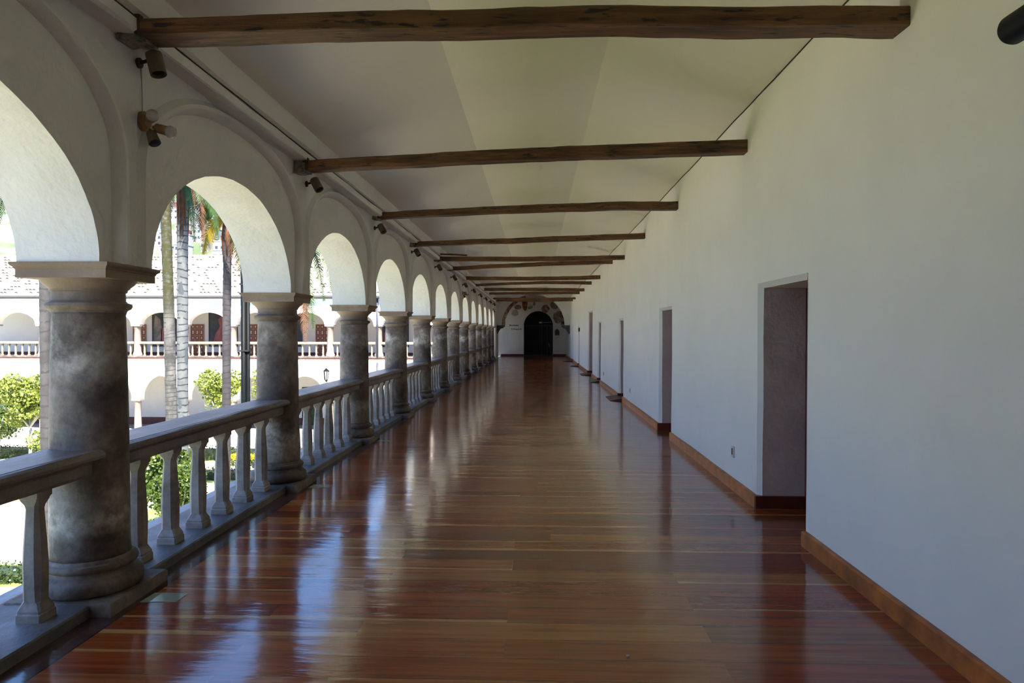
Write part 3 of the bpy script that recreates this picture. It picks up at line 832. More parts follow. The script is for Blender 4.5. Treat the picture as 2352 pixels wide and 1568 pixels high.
box(bm, -40, -2.9, YEND, YEND+.4, -.2, 3.9)
box(bm, -40, 3, YEND, YEND+.4, -5.4, -.26)
tag(link_mesh('wall_back', bm, M['wall']), 'white end wall with the arched dark entrance and faded murals', kind='structure')
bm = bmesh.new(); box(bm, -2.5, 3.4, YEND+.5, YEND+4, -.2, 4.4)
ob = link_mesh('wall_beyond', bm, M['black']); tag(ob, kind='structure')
for x0, x1, i in ((-2.45, DX0, 1), (DX1, XW, 2)):
    bm = bmesh.new(); box(bm, x0, x1, YEND-.035, YEND+.01, 0, .14)
    tag(link_mesh('baseboard_back_%d' % i, bm, M['base_dark']), kind='structure')
# glazed entrance
t = empty('entrance_glass_door', (dcx, YEND+.25, 0), 'dark arched glass entrance at the far end of the gallery', 'glass door')
bm = bmesh.new()
pts = [(-DR+.01, 0)] + [((DR-.01)*math.cos(PI*(1-k/24)), DZ+(DR-.01)*math.sin(PI*(1-k/24))) for k in range(25)] + [(DR-.01, 0)]
rings(bm, [[(x, y, z) for x, z in pts] for y in (.02, .03)])
link_mesh('pane', bm, M['glass_dark'], t)
bm = bmesh.new()
for x in (-.96, .24, .60, .88): box(bm, x-.025, x+.025, -.03, .02, 0, 2.5 if abs(x) < .3 else 2.1)
box(bm, -.98, .98, -.03, .02, 2.06, 2.12); box(bm, -.98, .98, -.03, .02, 0, .09)
tube(bm, [(x*1.0, -.005, z) for x, z in pts[1:-1]], .03, 6)
link_mesh('door_frame', bm, M['frame_dark'], t)
bm = bmesh.new(); box(bm, .05, .23, -.12, -.04, 2.26, 2.36); tube(bm, [(.22, -.08, 2.31), (.86, -.08, 2.32)], .012, 6)
link_mesh('door_closer', bm, M['white_small'], t)
bm = bmesh.new(); tube(bm, [(.70, -.06, .92), (.74, -.08, .80), (.76, -.08, .62)], .014, 6)
link_mesh('handle', bm, M['white_small'], t)

# murals and lettering on the end wall (paint layer of a few millimetres)
def PXe(x): return (x-1232.4)*.03002
def PZe(y): return 1.6+(763.3-y)*.03002
def patch(name, px0, py0, px1, py1, mat, label, seed, group='faded mural fragments'):
    bm = bmesh.new(); n = 28
    xa, xb, za, zb = PXe(px0), PXe(px1), PZe(py1), PZe(py0)
    cx_, cz_ = (xa+xb)/2, (za+zb)/2
    r = []
    for k in range(n):
        a = 2*PI*k/n; f = 1+.22*noise.noise((math.cos(a)*1.5+seed, math.sin(a)*1.5, seed))
        r.append(((xb-xa)/2*math.cos(a)*f, (zb-za)/2*math.sin(a)*f))
    rings(bm, [[(x*s_, y, z*s_) for x, z in r] for y, s_ in ((.0, 1), (-.006, .985))])
    o = link_mesh('mural_fragment', bm, mat); o.location = (cx_, YEND, cz_)
    tag(o, label, 'mural', group); return o
patch('a', 1175, 711, 1191, 725, M['mur_pale'], 'pale round faded medallion painted left of the dark entrance', 1)
patch('b', 1181, 699, 1197, 710, M['mur_brown'], 'dark-spotted ochre mural patch above the pale medallion', 2)
patch('c', 1199, 686, 1212, 712, M['mur_gold'], 'red and gold oval mural fragment left of the arch crown', 3)
o = patch('d', 1212, 700, 1224, 711, M['mur_olive'], 'grey scroll-shaped mural fragment above the entrance crown', 4); o.rotation_euler[1] = -.35; o.scale = (1.15, 1, .55)
patch('d2', 1223, 693, 1231, 702, M['mur_brown'], 'small dark leaf-like mural fragment beneath the last beam', 14).scale = (.8, 1, .9)
patch('e', 1243, 700, 1262, 717, M['mur_red'], 'rosy crown-like mural fragment right above the entrance', 5)
patch('f', 1264, 690, 1283, 709, M['mur_olive'], 'olive mural patch at the upper right of the painted arch', 6)
patch('g', 1270, 714, 1292, 741, M['mur_brown'], 'large brown figure fragment painted right of the entrance', 7)
def band(a0, a1, r0, r1, label, mat):
    bm = bmesh.new(); n = 24; rs = []
    for k in range(n+1):
        a = a0+(a1-a0)*k/n
        c, s_ = math.cos(a), math.sin(a); w = .04*noise.noise((a*6, 2, 0))
        rs.append([(-.24+(r0+w)*c, YEND, 2.1+(r0+w)*s_*.98), (-.24+r1*c, YEND, 2.1+r1*s_*.98), (-.24+r1*c, YEND-.007, 2.1+r1*s_*.98), (-.24+(r0+w)*c, YEND-.007, 2.1+(r0+w)*s_*.98)])
    rings(bm, rs)
    tag(link_mesh('painted_border', bm, mat), label, 'mural', 'painted borders of the end arch')
band(PI, PI*.58, 1.93, 2.2, 'scrolled red-brown border painted along the left of the end arch', M['mur_band'])
band(.02, PI*.16, 1.93, 2.2, 'brown painted border along the right foot of the end arch', M['mur_band'])
bm = bmesh.new()
px0, px1, pz0, pz1 = PXe(1274.2), PXe(1284.6), PZe(769), PZe(757.5)
pts = [(px0, pz0), (px1, pz0), (px1, pz1-.02), (px1-.05, pz1), (px1-.08, pz1+.05), ((px0+px1)/2, pz1+.10), (px0+.08, pz1+.05), (px0+.05, pz1), (px0, pz1-.02)]
rings(bm, [[(x, y, z) for x, z in pts] for y in (YEND, YEND-.04)])
tag(link_mesh('wall_plaque', bm, M['plaque']), 'small dark red plaque with a rounded top beside the entrance', 'plaque')
def lettering(body, x, z, w, label):
    cu = bpy.data.curves.new('t', 'FONT'); cu.body = body; cu.size = .13; cu.extrude = .004; cu.offset = .004
    ot = bpy.data.objects.new('t', cu); C.objects.link(ot)
    bpy.context.view_layer.update()
    dg = bpy.context.evaluated_depsgraph_get()
    me = bpy.data.meshes.new_from_object(ot.evaluated_get(dg)); bpy.data.objects.remove(ot)
    me.materials.clear(); me.materials.append(M['letter'])
    xs = [v.co.x for v in me.vertices]; s_ = w/(max(xs)-min(xs))
    o = bpy.data.objects.new('wall_lettering', me); C.objects.link(o)
    o.rotation_euler = (PI/2, 0, 0); o.location = (x, YEND-.005, z); o.scale = (s_, 1.0, 1)
    tag(o, label, 'lettering', 'lettering on the end wall')
lettering('Museo Franciscano', PXe(1170), PZe(747.4), .63, 'upper line of black lettering on the end wall')
lettering('Fr. Bernardo Pío', PXe(1174.5), PZe(756.3), .72, 'lower line of black lettering on the end wall')

# ------------------------------------------------------------------ the far wing across the courtyard
wing = empty('convent_wing', (-20, 44.9, -5.3), 'white two-storey arcaded convent wing with a tiled roof across the courtyard', 'building')
def wpart(name, bm, mat, smooth=False, parent=None):
    o = link_mesh(name, bm, mat, None, smooth); o.parent = parent or wing
    o.location = (20, -44.9, 5.3) if not parent else (0, 0, 0)
    return o
WS = 3.11; WX0 = -3.73; NBW = 11; WY = 44.62
centers = [WX0-WS/2-WS*k for k in range(NBW)]
bm = bmesh.new()
arcade(bm, lambda u, d, z: (u, WY+d, z), centers, WS, .30, 2.08, .78, 3.72, .50, relief=.6, fz=2.35, fry=.90, N_=36, seed=20)
box(bm, WX0, -2.95, WY, WY+.5, 2.08, 3.72)
o = wpart('upper_arcade_wall', bm, M['facade'], True); o.data.set_sharp_from_angle(angle=math.radians(35))
bm = bmesh.new()
arcade(bm, lambda u, d, z: (u, WY+d, z), centers, WS, .26, -2.67, 1.50, -.10, .55, relief=.6, fz=-2.1, fry=1.42, N_=36, seed=30)
box(bm, WX0, -2.95, WY, WY+.55, -2.67, -.10)
o = wpart('lower_arcade_wall', bm, M['facade'], True); o.data.set_sharp_from_angle(angle=math.radians(35))
bm = bmesh.new(); box(bm, -40, -2.95, WY-.05, YEND, -.12, .03)
wpart('gallery_floor', bm, M['ground_floor'])
bm = bmesh.new(); box(bm, -40, -2.95, WY, YEND, 3.6, 3.75)
wpart('gallery_ceiling', bm, M['facade'])
bm = bmesh.new(); box(bm, -40, -2.95, WY-.10, WY+.62, .0, .09)
wpart('gallery_kerb', bm, M['curb'])
# roof with rolled tiles
bm = bmesh.new()
ye, ze, yr, zr_ = 44.3, 3.86, 48.7, 6.90
xs = []; x = -44
while x < 6: xs.append(x); x += .055
r0, r1 = [], []
rows_n = 1
def tz(x): 
    ph = (x % .24)/.24
    return .05*abs(math.sin(PI*ph))
rs = [[bm.verts.new((x, ye + (yr-ye)*t_, ze + (zr_-ze)*t_ + tz(x))) for x in xs] for t_ in (0, .5, 1)]
for a, b2 in zip(rs, rs[1:]):
    for k in range(len(xs)-1): bm.faces.new((a[k], a[k+1], b2[k+1], b2[k]))
bk = [bm.verts.new((xs[0], 54, 3.8)), bm.verts.new((xs[-1], 54, 3.8))]
bm.faces.new((rs[2][0], rs[2][-1], bk[1], bk[0]))
wpart('tiled_roof', bm, M['roof'])
# overlapping ends of the tile courses
bm = bmesh.new()
sl = math.atan2(zr_-ze, yr-ye)
for k in range(1, 15):
    t_ = k/15
    y, z = ye+(yr-ye)*t_, ze+(zr_-ze)*t_
    xx = -43.5
    while xx < -7:
        x0_ = xx - (xx % .24)
        if rnd.random() < .30:
            vs = [bm.verts.new(p) for p in ((x0_+.01, y-.04, z+.0), (x0_+.12, y-.06, z+.11), (x0_+.23, y-.04, z+.0), (x0_+.23, y+.03, z+.045), (x0_+.12, y+.03, z+.12), (x0_+.01, y+.03, z+.045))]
            bm.faces.new((vs[0], vs[1], vs[4], vs[5])); bm.faces.new((vs[1], vs[2], vs[3], vs[4])); bm.faces.new((vs[0], vs[2], vs[1]))
        xx += .24
o = wpart('tile_ends', bm, M['tile_end']); o['kind'] = 'stuff'
bm = bmesh.new()
rings(bm, [[(x, 44.22, 3.80), (x, 44.32, 3.78), (x, 44.36, 3.91), (x, 44.20, 3.91)] for x in (-44, -3.0)])
box(bm, -44, -3, 44.33, 44.66, 3.74, 3.80)
wpart('gutter', bm, M['gutter'])
# columns, rails, balusters of the wing
ups = None; dns = None; bsrc = None
nb = 0
def wcol(zb, z1, r):
    bm = bmesh.new()
    H = z1-zb
    lathe(bm, [(r*1.32, zb), (r*1.32, zb+.12), (r*1.15, zb+.2), (r*1.02, zb+.3), (r*.9, z1-.28), (r*1.05, z1-.24), (r*.9, z1-.2), (r*1.2, z1-.09)], 20)
    q_ = r*1.32
    box(bm, -q_, q_, -q_, q_, z1-.10, z1+.002)
    return bm
for k in range(NBW+1):
    x = WX0-WS*k
    if k == 0:
        ups = wpart('upper_column', wcol(.08, 2.08, .215), M['far_stone'], True); ups.data.set_sharp_from_angle(angle=math.radians(40)); a = ups
        dns = wpart('lower_column', wcol(-4.85, -2.67, .215), M['far_stone'], True); dns.data.set_sharp_from_angle(angle=math.radians(40)); c = dns
    else:
        a = ups.copy(); C.objects.link(a); c = dns.copy(); C.objects.link(c)
    for q_ in (a, c): q_.location = (x+20, WY+.26-44.9, 5.3)
bal_n = 0
for k in range(NBW):
    xc = centers[k]
    bm = bmesh.new(); box(bm, -WS/2+.18, WS/2-.18, -.15, .15, .86, 1.0); box(bm, -WS/2+.18, WS/2-.18, -.11, .11, .83, .86)
    if k == 0: hr = wpart('handrail', bm, M['far_rail']); q_ = hr
    else:
        bm.free(); q_ = hr.copy(); C.objects.link(q_)
    q_.location = (xc+20, WY+.26-44.9, 5.3)
    for j in range(6 if True else 0):
        if bal_n >= 66: break
        bx = xc + (j-2.5)*.44
        if bsrc is None:
            bm = bmesh.new()
            rings(bm, [oct_ring(h, kk, z) for h, kk, z in [(.07, .01, .085), (.07, .01, .13), (.045, .012, .17), (.055, .02, .38), (.038, .012, .70), (.065, .01, .76), (.065, .01, .835)]])
            bsrc = wpart('baluster', bm, M['far_rail']); b = bsrc
        else:
            b = bsrc.copy(); C.objects.link(b)
        b.location = (bx+20, WY+.26-44.9, 5.3); bal_n += 1
# far doors
ds = None
for k, px_ in enumerate((97, 306, 443, 570, 737)):
    X = (px_-1232.4)*.03-.0
    if ds is None:
        dd = empty('panelled_door', (0, 0, 0)); dd.parent = wing; ds = dd
        bm = bmesh.new(); box(bm, -.46, .46, -.05, .0, 0, 2.12)
        link_mesh('leaf', bm, M['far_door'], dd)
        bm = bmesh.new()
        for gx in (-.46, -.155, .155, .46): box(bm, gx-.018, gx+.018, -.065, -.045, 0, 2.12)
        for gz in (0, .34, .70, 1.02, 1.32, 1.80, 2.12): box(bm, -.46, .46, -.066, -.045, gz-.018, gz+.018)
        link_mesh('moulding', bm, M['far_door_light'], dd)
        bm = bmesh.new()
        for gx in (-.305, 0, .305):
            for z0_, z1_ in ((.10, .24), (.45, .60), (.80, .92), (1.12, 1.22), (1.44, 1.68), (1.90, 2.02)):
                box(bm, gx-.045, gx+.045, -.06, -.045, z0_, z1_)
        link_mesh('panel_boss', bm, M['far_boss'], dd)
        cur = dd
    else: cur = copy_tree(ds)
    cur.location = (X+20, YEND-44.9, 5.3+.03)
bm = bmesh.new(); box(bm, -40, -2.95, YEND-.03, YEND, .03, .21)
wpart('skirting', bm, M['base_dark'])
bm = bmesh.new(); box(bm, -40, -2.95, YEND-.03, YEND, -4.85, -4.35)
wpart('lower_skirting', bm, M['base_dark'])
bm = bmesh.new(); box(bm, -42, -2.95, WY-.12, YEND, -5.65, -4.85)
wpart('grey_plinth', bm, M['grey_plinth'])
bm = bmesh.new(); tube(bm, [(-9.98, WY-.10, 3.8), (-9.98, WY-.10, .05)], .06, 10); tube(bm, [(-9.98, WY-.10, -.30), (-9.98, WY-.10, -2.4)], .06, 10)
wpart('drainpipe', bm, M['pipe'], True)
# green door glimpsed downstairs
bm = bmesh.new(); box(bm, -16.3, -15.15, YEND-.05, YEND, -4.85, -2.2)
wpart('garden_door', bm, M['leaf_hedge'])
# paintings on the upper gallery wall
def painting(px0, px1, label, kind_):
    X0_, X1_ = (px0-1232.4)*.03, (px1-1232.4)*.03
    w = X1_-X0_; t = empty('oil_painting', ((X0_+X1_)/2, YEND-.02, .6), label, 'painting', 'large paintings in the far upper gallery')
    bm = bmesh.new(); box(bm, -w/2, w/2, -.03, .02, 0, 2.6)
    link_mesh('canvas', bm, M['paint_bg'], t)
    bm = bmesh.new()
    for a in ((-w/2, -w/2+.05, 0, 2.6), (w/2-.05, w/2, 0, 2.6)): box(bm, a[0], a[1], -.045, -.03, a[2], a[3])
    box(bm, -w/2+.05, w/2-.05, -.045, -.03, 0, .05); box(bm, -w/2+.05, w/2-.05, -.045, -.03, 2.55, 2.6)
    link_mesh('frame', bm, M['frame_dark'], t)
    def blob(pts, mat, nm):
        bm = bmesh.new(); rings(bm, [[(x, y, z) for x, z in pts] for y in (-.030, -.034)]); link_mesh(nm, bm, mat, t)
    if kind_ == 0:
        blob([(-.85, .15), (-.35, .12), (-.3, 1.1), (-.45, 1.9), (-.8, 2.2), (-.92, 1.2)], M['paint_pale'], 'painted_crowd')
        blob([(-.42, .1), (.42, .12), (.1, .7), (-.15, 1.3), (-.35, 1.25)], M['paint_robe'], 'painted_drapery')
    elif kind_ == 1:
        blob([(-.75, .2), (.25, .15), (.38, .9), (.2, 1.35), (.28, 1.85), (-.05, 2.15), (-.35, 1.9), (-.22, 1.4), (-.5, .95)], M['paint_robe'], 'painted_robe')
        blob([(-.02, 2.05), (.12, 2.06), (.14, 2.28), (.02, 2.32), (-.06, 2.2)], M['paint_skin'], 'painted_head')
    else:
        blob([(-.8, .1), (-.2, .1), (-.25, .8), (-.5, 1.2), (-.75, .9)], M['paint_robe'], 'painted_drapery')
        blob([(.0, .2), (.6, .2), (.5, 1.5), (.3, 2.0), (.1, 1.4)], M['paint_pale'], 'painted_figure')
painting(336, 404, 'dark painting with pale crowd and pink drapery in the far upper gallery', 0)
painting(470, 538, 'dark painting of a standing figure in red, in the far upper gallery', 1)
painting(620, 690, 'dark painting glimpsed behind the second near column, far upper gallery', 2)
painting(872, 938, 'dark painting seen between the third and fourth near columns', 2)
# wall lantern on the wing
t = empty('wall_lantern', (-13.12, WY-.42, -.95), 'dark iron and glass lantern hanging on the far white facade', 'lantern')
bm = bmesh.new()
for a in range(6):
    c0, s0 = math.cos(a*PI/3), math.sin(a*PI/3)
    tube(bm, [(.09*c0, .09*s0, -.42), (.17*c0, .17*s0, .14)], .022, 5)
lathe(bm, [(.20, .14), (.19, .17), (.08, .26), (.03, .32)], 6); lathe(bm, [(.10, -.42), (.06, -.47), (.02, -.55)], 6)
link_mesh('lantern_frame', bm, M['green_metal'], t)
bm = bmesh.new(); lathe(bm, [(.08, -.41), (.155, .13)], 6); link_mesh('lantern_glass', bm, M['glass_lens'], t)
bm = bmesh.new(); tube(bm, [(0, 0, .3), (0, 0, .45), (0, .42, .5)], .015, 6); tube(bm, [(0, .3, -.5), (.02, .35, -1.0), (.1, .39, -1.3)], .01, 5)
link_mesh('bracket', bm, M['iron'], t)

# ------------------------------------------------------------------ courtyard
GZ = -5.55
bm = bmesh.new(); box(bm, -60, -3.14, -12, WY, GZ-.3, GZ)
def ground_mat():
    m, nt, b = newmat('lawn'); n = N(nt)
    p = n.pos(); f = n.noise(p, 1.1, 4); g = n.noise(p, 25, 3)
    col = n.ramp(f, [(.35, (.15, .20, .045)), (.65, (.28, .31, .09))])
    n.l(n.mix(.6, col, n.ramp(g, [(.3, (.5, .5, .5)), (.65, (1.2, 1.2, 1.1))]), 'MULTIPLY'), b.inputs['Base Color'])
    b.inputs['Roughness'].default_value = .9; n.bump(g, .6, .03, b)
    return m
tag(link_mesh('ground', bm, ground_mat()), 'green lawn of the courtyard', kind='structure')
paths = [(-50, -3.14, 41.2, 44.4), (-50, -3.14, 35.6, 38.9), (-50, -15.6, 21.4, 29.4), (-50, -12.5, 8, 19.4), (-8.6, -3.14, -12, 41.2), (-15.6, -8.6, 30.6, 33.2)]
bm = bmesh.new()
for i, (a, b2, c, d_) in enumerate(paths): box(bm, a, b2, c, d_, GZ-.05, GZ+.02+.001*i)
tag(link_mesh('trim_5', bm, M['paving']), 'pale stone paths of the courtyard', kind='structure')

def leaf_cloud(name, mat, fn, nleaf, size, seed, parent=None):
    r = random.Random(seed); bm = bmesh.new()
    for _ in range(nleaf):
        p = Vector(fn(r)); 
        d = Vector((r.gauss(0, 1), r.gauss(0, 1), r.gauss(.3, 1))).normalized()
        s_ = d.cross(Vector((r.gauss(0, 1), r.gauss(0, 1), r.gauss(0, 1)))).normalized()
        L = size*r.uniform(.6, 1.3); W_ = L*.38
        a = bm.verts.new(p-d*L*.5); b2 = bm.verts.new(p+s_*W_); c = bm.verts.new(p+d*L*.5); e = bm.verts.new(p-s_*W_)
        bm.faces.new((a, b2, c)); bm.faces.new((a, c, e))
    me = bpy.data.meshes.new(name); bm.to_mesh(me); bm.free(); me.materials.append(mat)
    o = bpy.data.objects.new(name, me); C.objects.link(o)
    if parent: o.parent = parent
    return o
def blob_fn(R_, rz, cz_, lumps, seed):
    r0 = random.Random(seed)
    L = [(Vector((r0.uniform(-1, 1)*R_*.6, r0.uniform(-1, 1)*R_*.6, cz_+r0.uniform(-.7, .7)*rz)), R_*r0.uniform(.35, .6)) for _ in range(lumps)]
    def fn(r):
        c, q_ = r.choice(L); v = Vector((r.gauss(0, 1), r.gauss(0, 1), r.gauss(0, 1))).normalized()
        return c + v*q_*r.uniform(.75, 1.0)
    return fn
def tree(x, y, h, R_, mat, label, seed, nleaf=2600, size=.16, rz=None, cat='tree', name='small_tree', group=None):
    h += .25; t = empty(name, (x, y, GZ), label, cat, group)
    r = random.Random(seed); bm = bmesh.new()
    cz_ = h-R_*.9
    tube(bm, [(0, 0, 0), (.05, .03, cz_*.5), (0, 0, cz_*.8)], [.09, .075, .06], 8)
    for k in range(6):
        a = k*PI/3+r.random(); tip = (math.cos(a)*R_*.7, math.sin(a)*R_*.7, cz_+r.uniform(-.2, .5)*R_)
        tube(bm, [(0, 0, cz_*.6), (tip[0]*.5, tip[1]*.5, cz_*.8), tip], [.05, .035, .012], 6)
    link_mesh('trunk', bm, M['branch'], t, True)
    leaf_cloud('foliage', mat, blob_fn(R_, rz or R_*.8, cz_, 18, seed), int(nleaf*1.7), size*.82, seed, t)
    return t
tree(-26.6, 36.6, 4.7, 1.55, M['leaf_bright'], 'bright green leafy tree at the left edge of the courtyard', 1, 3600, .2)
tree(-23.6, 34.5, 2.7, 1.15, M['leaf_bright'], 'rounded light green shrub behind the leftmost palm trunk', 2, 2200, .17, cat='shrub', name='leafy_shrub')
tree(-16.9, 37.5, 4.85, 1.15, M['leaf_bright'], 'pale yellow-green tree with white branches between the palm trunks', 3, 1700, .2)
tree(-14.3, 38.0, 4.9, .95, M['leaf_bright'], 'small yellow-green tree right of the dark green pole', 4, 1300, .2)
tree(-12.9, 24.2, 2.9, 1.0, M['leaf'], 'dense green shrub seen through the balusters by the palm bases', 5, 3200, .15, cat='shrub', name='leafy_shrub')
tree(-11.6, 22.8, 2.6, .95, M['leaf'], 'green rose-like shrub seen between the second and third balusters', 6, 2600, .14, cat='shrub', name='leafy_shrub')
tree(-12.3, 20.2, 1.25, .75, M['leaf_bright'], 'low yellow-green plant seen low between the near balusters', 7, 1400, .16, cat='shrub', name='leafy_shrub')
tree(-29.8, 38.5, 3.2, 1.2, M['leaf'], 'dark green shrub far left beneath the bright tree', 8, 1800, .17, cat='shrub', name='leafy_shrub')
def hedge(x0, x1, y0, y1, h, label, seed, dens=240):
    t = empty('clipped_hedge', ((x0+x1)/2, (y0+y1)/2, GZ), label, 'hedge', 'clipped hedges of the courtyard garden')
    w, d_ = (x1-x0)/2, (y1-y0)/2
    bm = bmesh.new(); box(bm, -w+.1, w-.1, -d_+.1, d_-.1, 0, h-.1)
    link_mesh('hedge_core', bm, M['leaf_hedge'], t)
    def fn(r):
        f = r.random()
        if f < .45: return (r.uniform(-w, w), r.uniform(-d_, d_), h+r.uniform(-.06, .05))
        return (r.uniform(-w, w), (-d_ if f < .8 else d_)+r.uniform(-.06, .06), r.uniform(0, h))
    leaf_cloud('hedge_leaves', M['leaf_hedge'], fn, int((x1-x0)*dens), .09, seed, t)
hedge(-36, -6.5, 39.2, 40.3, .62, 'long clipped hedge in front of the far white wing', 11, 170)
hedge(-19.5, -9.4, 33.9, 34.9, .45, 'second clipped hedge, nearer than the long one', 12, 240)
hedge(-26.5, -13.2, 19.7, 20.7, .32, 'nearest clipped hedge, seen at the lower left edge', 13, 260)
hedge(-36, -21.5, 33.6, 34.5, .6, 'clipped hedge behind the leftmost palm trunk', 14, 160)
def flowers(x, y, z, R_, mat, label, seed, n=260):
    t = empty('flower_clump', (x, y, GZ), label, 'flowers', 'flower clumps in the courtyard')
    leaf_cloud('leaves', M['leaf'], lambda r: (r.uniform(-R_, R_), r.uniform(-R_*.6, R_*.6), r.uniform(.02, z*.9)), 300, .12, seed, t)
    leaf_cloud('blossoms', mat, lambda r: (r.uniform(-R_, R_)*.9, r.uniform(-R_, R_)*.6, z+r.uniform(-.15, .12)), n, .10, seed+1, t)
flowers(-15.95, 37.6, .52, .42, M['flower_y'], 'yellow flower clump seen between the fourth and fifth balusters', 21, 520)
flowers(-14.95, 37.6, .52, .42, M['flower_y'], 'yellow flower clump seen just left of the second column', 22, 520)
flowers(-24.3, 38.6, 1.3, .35, M['flower_r'], 'red flowers against the far wall right of the nearest column', 23, 120)
flowers(-13.6, 26.0, 1.9, .5, M['flower_r'], 'small red flowers over the green shrub behind the balusters', 24, 24)

# palms
def palm_trunk(pts, r0, r1, mat, parent):
    bm = bmesh.new(); n = 60; P = []
    for k in range(n+1):
        t_ = k/n; s_ = t_*(len(pts)-1); i = min(int(s_), len(pts)-2); f = s_-i
        P.append(Vector(pts[i]).lerp(Vector(pts[i+1]), f))
    rr = [(r0+(r1-r0)*k/n)*(1+.35*max(0, 1-k/4))*(1+.03*math.sin(k*2.9)) for k in range(n+1)]
    tube(bm, P, rr, 20)
    return link_mesh('trunk', bm, mat, parent, True)
def frond(parent, base, az, length, rise, droop, mat, seed, leaflen=.55, name='frond', n=34, twist=0, mat_rachis=None):
    r = random.Random(seed); bm = bmesh.new()
    P = []; u = Vector((math.cos(az), math.sin(az), 0)); 
    for k in range(n+1):
        t_ = k/n
        P.append(Vector(base) + u*length*(t_*(1-.35*t_*min(1, droop))) + Vector((0, 0, length*(rise*t_ - droop*t_*t_))))
    tube(bm, P, [.028*(1-.8*k/n) for k in range(n+1)], 5)
    side = u.cross(Vector((0, 0, 1)))
    for k in range(3, n+1):
        t_ = k/n; tan = (P[k]-P[k-1]).normalized()
        L = leaflen*math.sin(PI*min(1, .12+.86*t_))**.6*r.uniform(.85, 1.1)
        for sg in (-1, 1):
            for q_ in (0, .5):
                b0 = P[k-1].lerp(P[k], q_)
                sd_ = side*math.cos(twist) + tan.cross(side)*math.sin(twist)
                d = (sd_*sg*.8 + tan*.55 + Vector((0, 0, (-.55 if not twist else -.28)+r.uniform(-.15, .15)))).normalized()
                w = tan*(.025 if not twist else .016)
                m_ = b0+d*L*.5; tip = b0+d*L*.9+Vector((0, 0, -L*.28))
                v = [bm.verts.new(x) for x in (b0-w, b0+w, m_+w*.9, m_-w*.9, tip)]
                bm.faces.new((v[0], v[1], v[2], v[3])); bm.faces.new((v[3], v[2], v[4]))
    me = bpy.data.meshes.new(name); bm.to_mesh(me); bm.free(); me.materials.append(mat)
    o = bpy.data.objects.new(name, me); C.objects.link(o); o.parent = parent
    return o
def crown(t, z, nf, seed, L=2.6, off=(0, 0), dry=2, skip=None):
    r = random.Random(seed)
    for k in range(nf):
        az = 2*PI*k/nf + r.uniform(-.2, .2)
        frond(t, (off[0], off[1], z), az, L*r.uniform(.85, 1.1), r.uniform(.3, .75), r.uniform(.75, 1.25), M['leaf_palm'], seed*50+k, .6)
    for k in range(dry):
        az = r.uniform(0, 2*PI)
        frond(t, (off[0], off[1], z-.15), az, L*.7, .05, 1.5, M['frond_dry'], seed*90+k, .4, 'dry_frond')
def PX(px, Y): return (px-1232.4)*Y/1642
def PZ(py, Y): return 1.6+(762-py)*Y/1642
pg = 'palm trees of the courtyard'
# palm a: leftmost grey trunk
x = PX(79, 22.); t = empty('palm_tree', (x, 22, GZ), 'smooth grey palm trunk left of the nearest column', 'palm', pg)
palm_trunk([(0, 0, 0), (.02, 0, 5), (-.02, 0, 12.5)], .185, .165, M['trunk_a'], t)
crown(t, 12.4, 9, 3, 3.0)
# palm b: mottled leaning
Y = 24.; x = PX(384, Y); t = empty('palm_tree', (x, Y, GZ), 'mottled palm trunk leaning left, mossy near the top', 'palm', pg)
palm_trunk([(0, 0, 0), (PX(376, Y)-x, 0, PZ(780, Y)-GZ), (PX(368, Y)-x, 0, PZ(500, Y)-GZ), (PX(366, Y)-x, 0, 14.6)], .195, .15, M['trunk_b'], t)
crown(t, 14.5, 9, 5, 3.0, (PX(366, Y)-x, 0))
# palm c: ringed
Y = 25.; x = PX(406, Y); t = empty('palm_tree', (x, Y, GZ), 'pale palm trunk with dark horizontal rings, tallest in the arch', 'palm', pg)
palm_trunk([(0, 0, 0), (0, 0, 6), (.03, 0, 13.2)], .19, .185, M['trunk_c'], t)
crown(t, 13.2, 8, 8, 3.2, (0, 0), 0)
zt = PZ(560, Y)-GZ
bm = bmesh.new(); r_ = random.Random(4)
for k in range(26):      # hanging brown fibres and dead stalks around the trunk top
    a = r_.uniform(-1.9, .9); rr = .20+r_.uniform(0, .06)
    xx, yy = rr*math.cos(a), rr*math.sin(a)-.02
    zb = zt+r_.uniform(0, 1.0)
    tube(bm, [(xx*.9, yy*.9, 12.8), (xx, yy, zb+1.2), (xx*1.0+r_.uniform(-.05, .05), yy, zb)], [.03, .022, .006], 5)
link_mesh('dry_sheath', bm, M['frond_dry'], t, True)
for k, (az, L, ri, dr) in enumerate([(-.45, 1.0, .3, 2.6), (-.1, 1.25, .4, 2.2), (.15, 1.9, .6, 1.75)]):
    frond(t, (0.05, -.1, 12.6), az, L, ri, dr, M['leaf_palm'] if k != 1 else M['frond_dry'], 300+k, .40, 'hanging_frond', 50, .8)
# palm d: brown-grey with crown in view
Y = 27.; x = PX(508, Y); t = empty('palm_tree', (x, Y, GZ), 'brownish palm trunk whose fronds droop beside the dark pole', 'palm', pg)
zc = PZ(505, Y)-GZ
palm_trunk([(0, 0, 0), (PX(511, Y)-x, 0, PZ(740, Y)-GZ), (PX(514, Y)-x, 0, zc)], .16, .15, M['trunk_d'], t)
bm = bmesh.new()
for k in range(18):
    a = r_.uniform(-3.0, .2); rr = .17+r_.uniform(0, .05)
    zb = zc-1.0-r_.uniform(0, .6); xo = PX(514, Y)-x
    tube(bm, [(xo+rr*.6*math.cos(a), rr*.6*math.sin(a), zc+.2), (xo+rr*math.cos(a), rr*math.sin(a), zc-.6), (xo+rr*1.02*math.cos(a), rr*math.sin(a), zb)], [.03, .03, .008], 5)
link_mesh('dry_sheath', bm, M['frond_dry'], t, True)
xo = PX(514, Y)-x
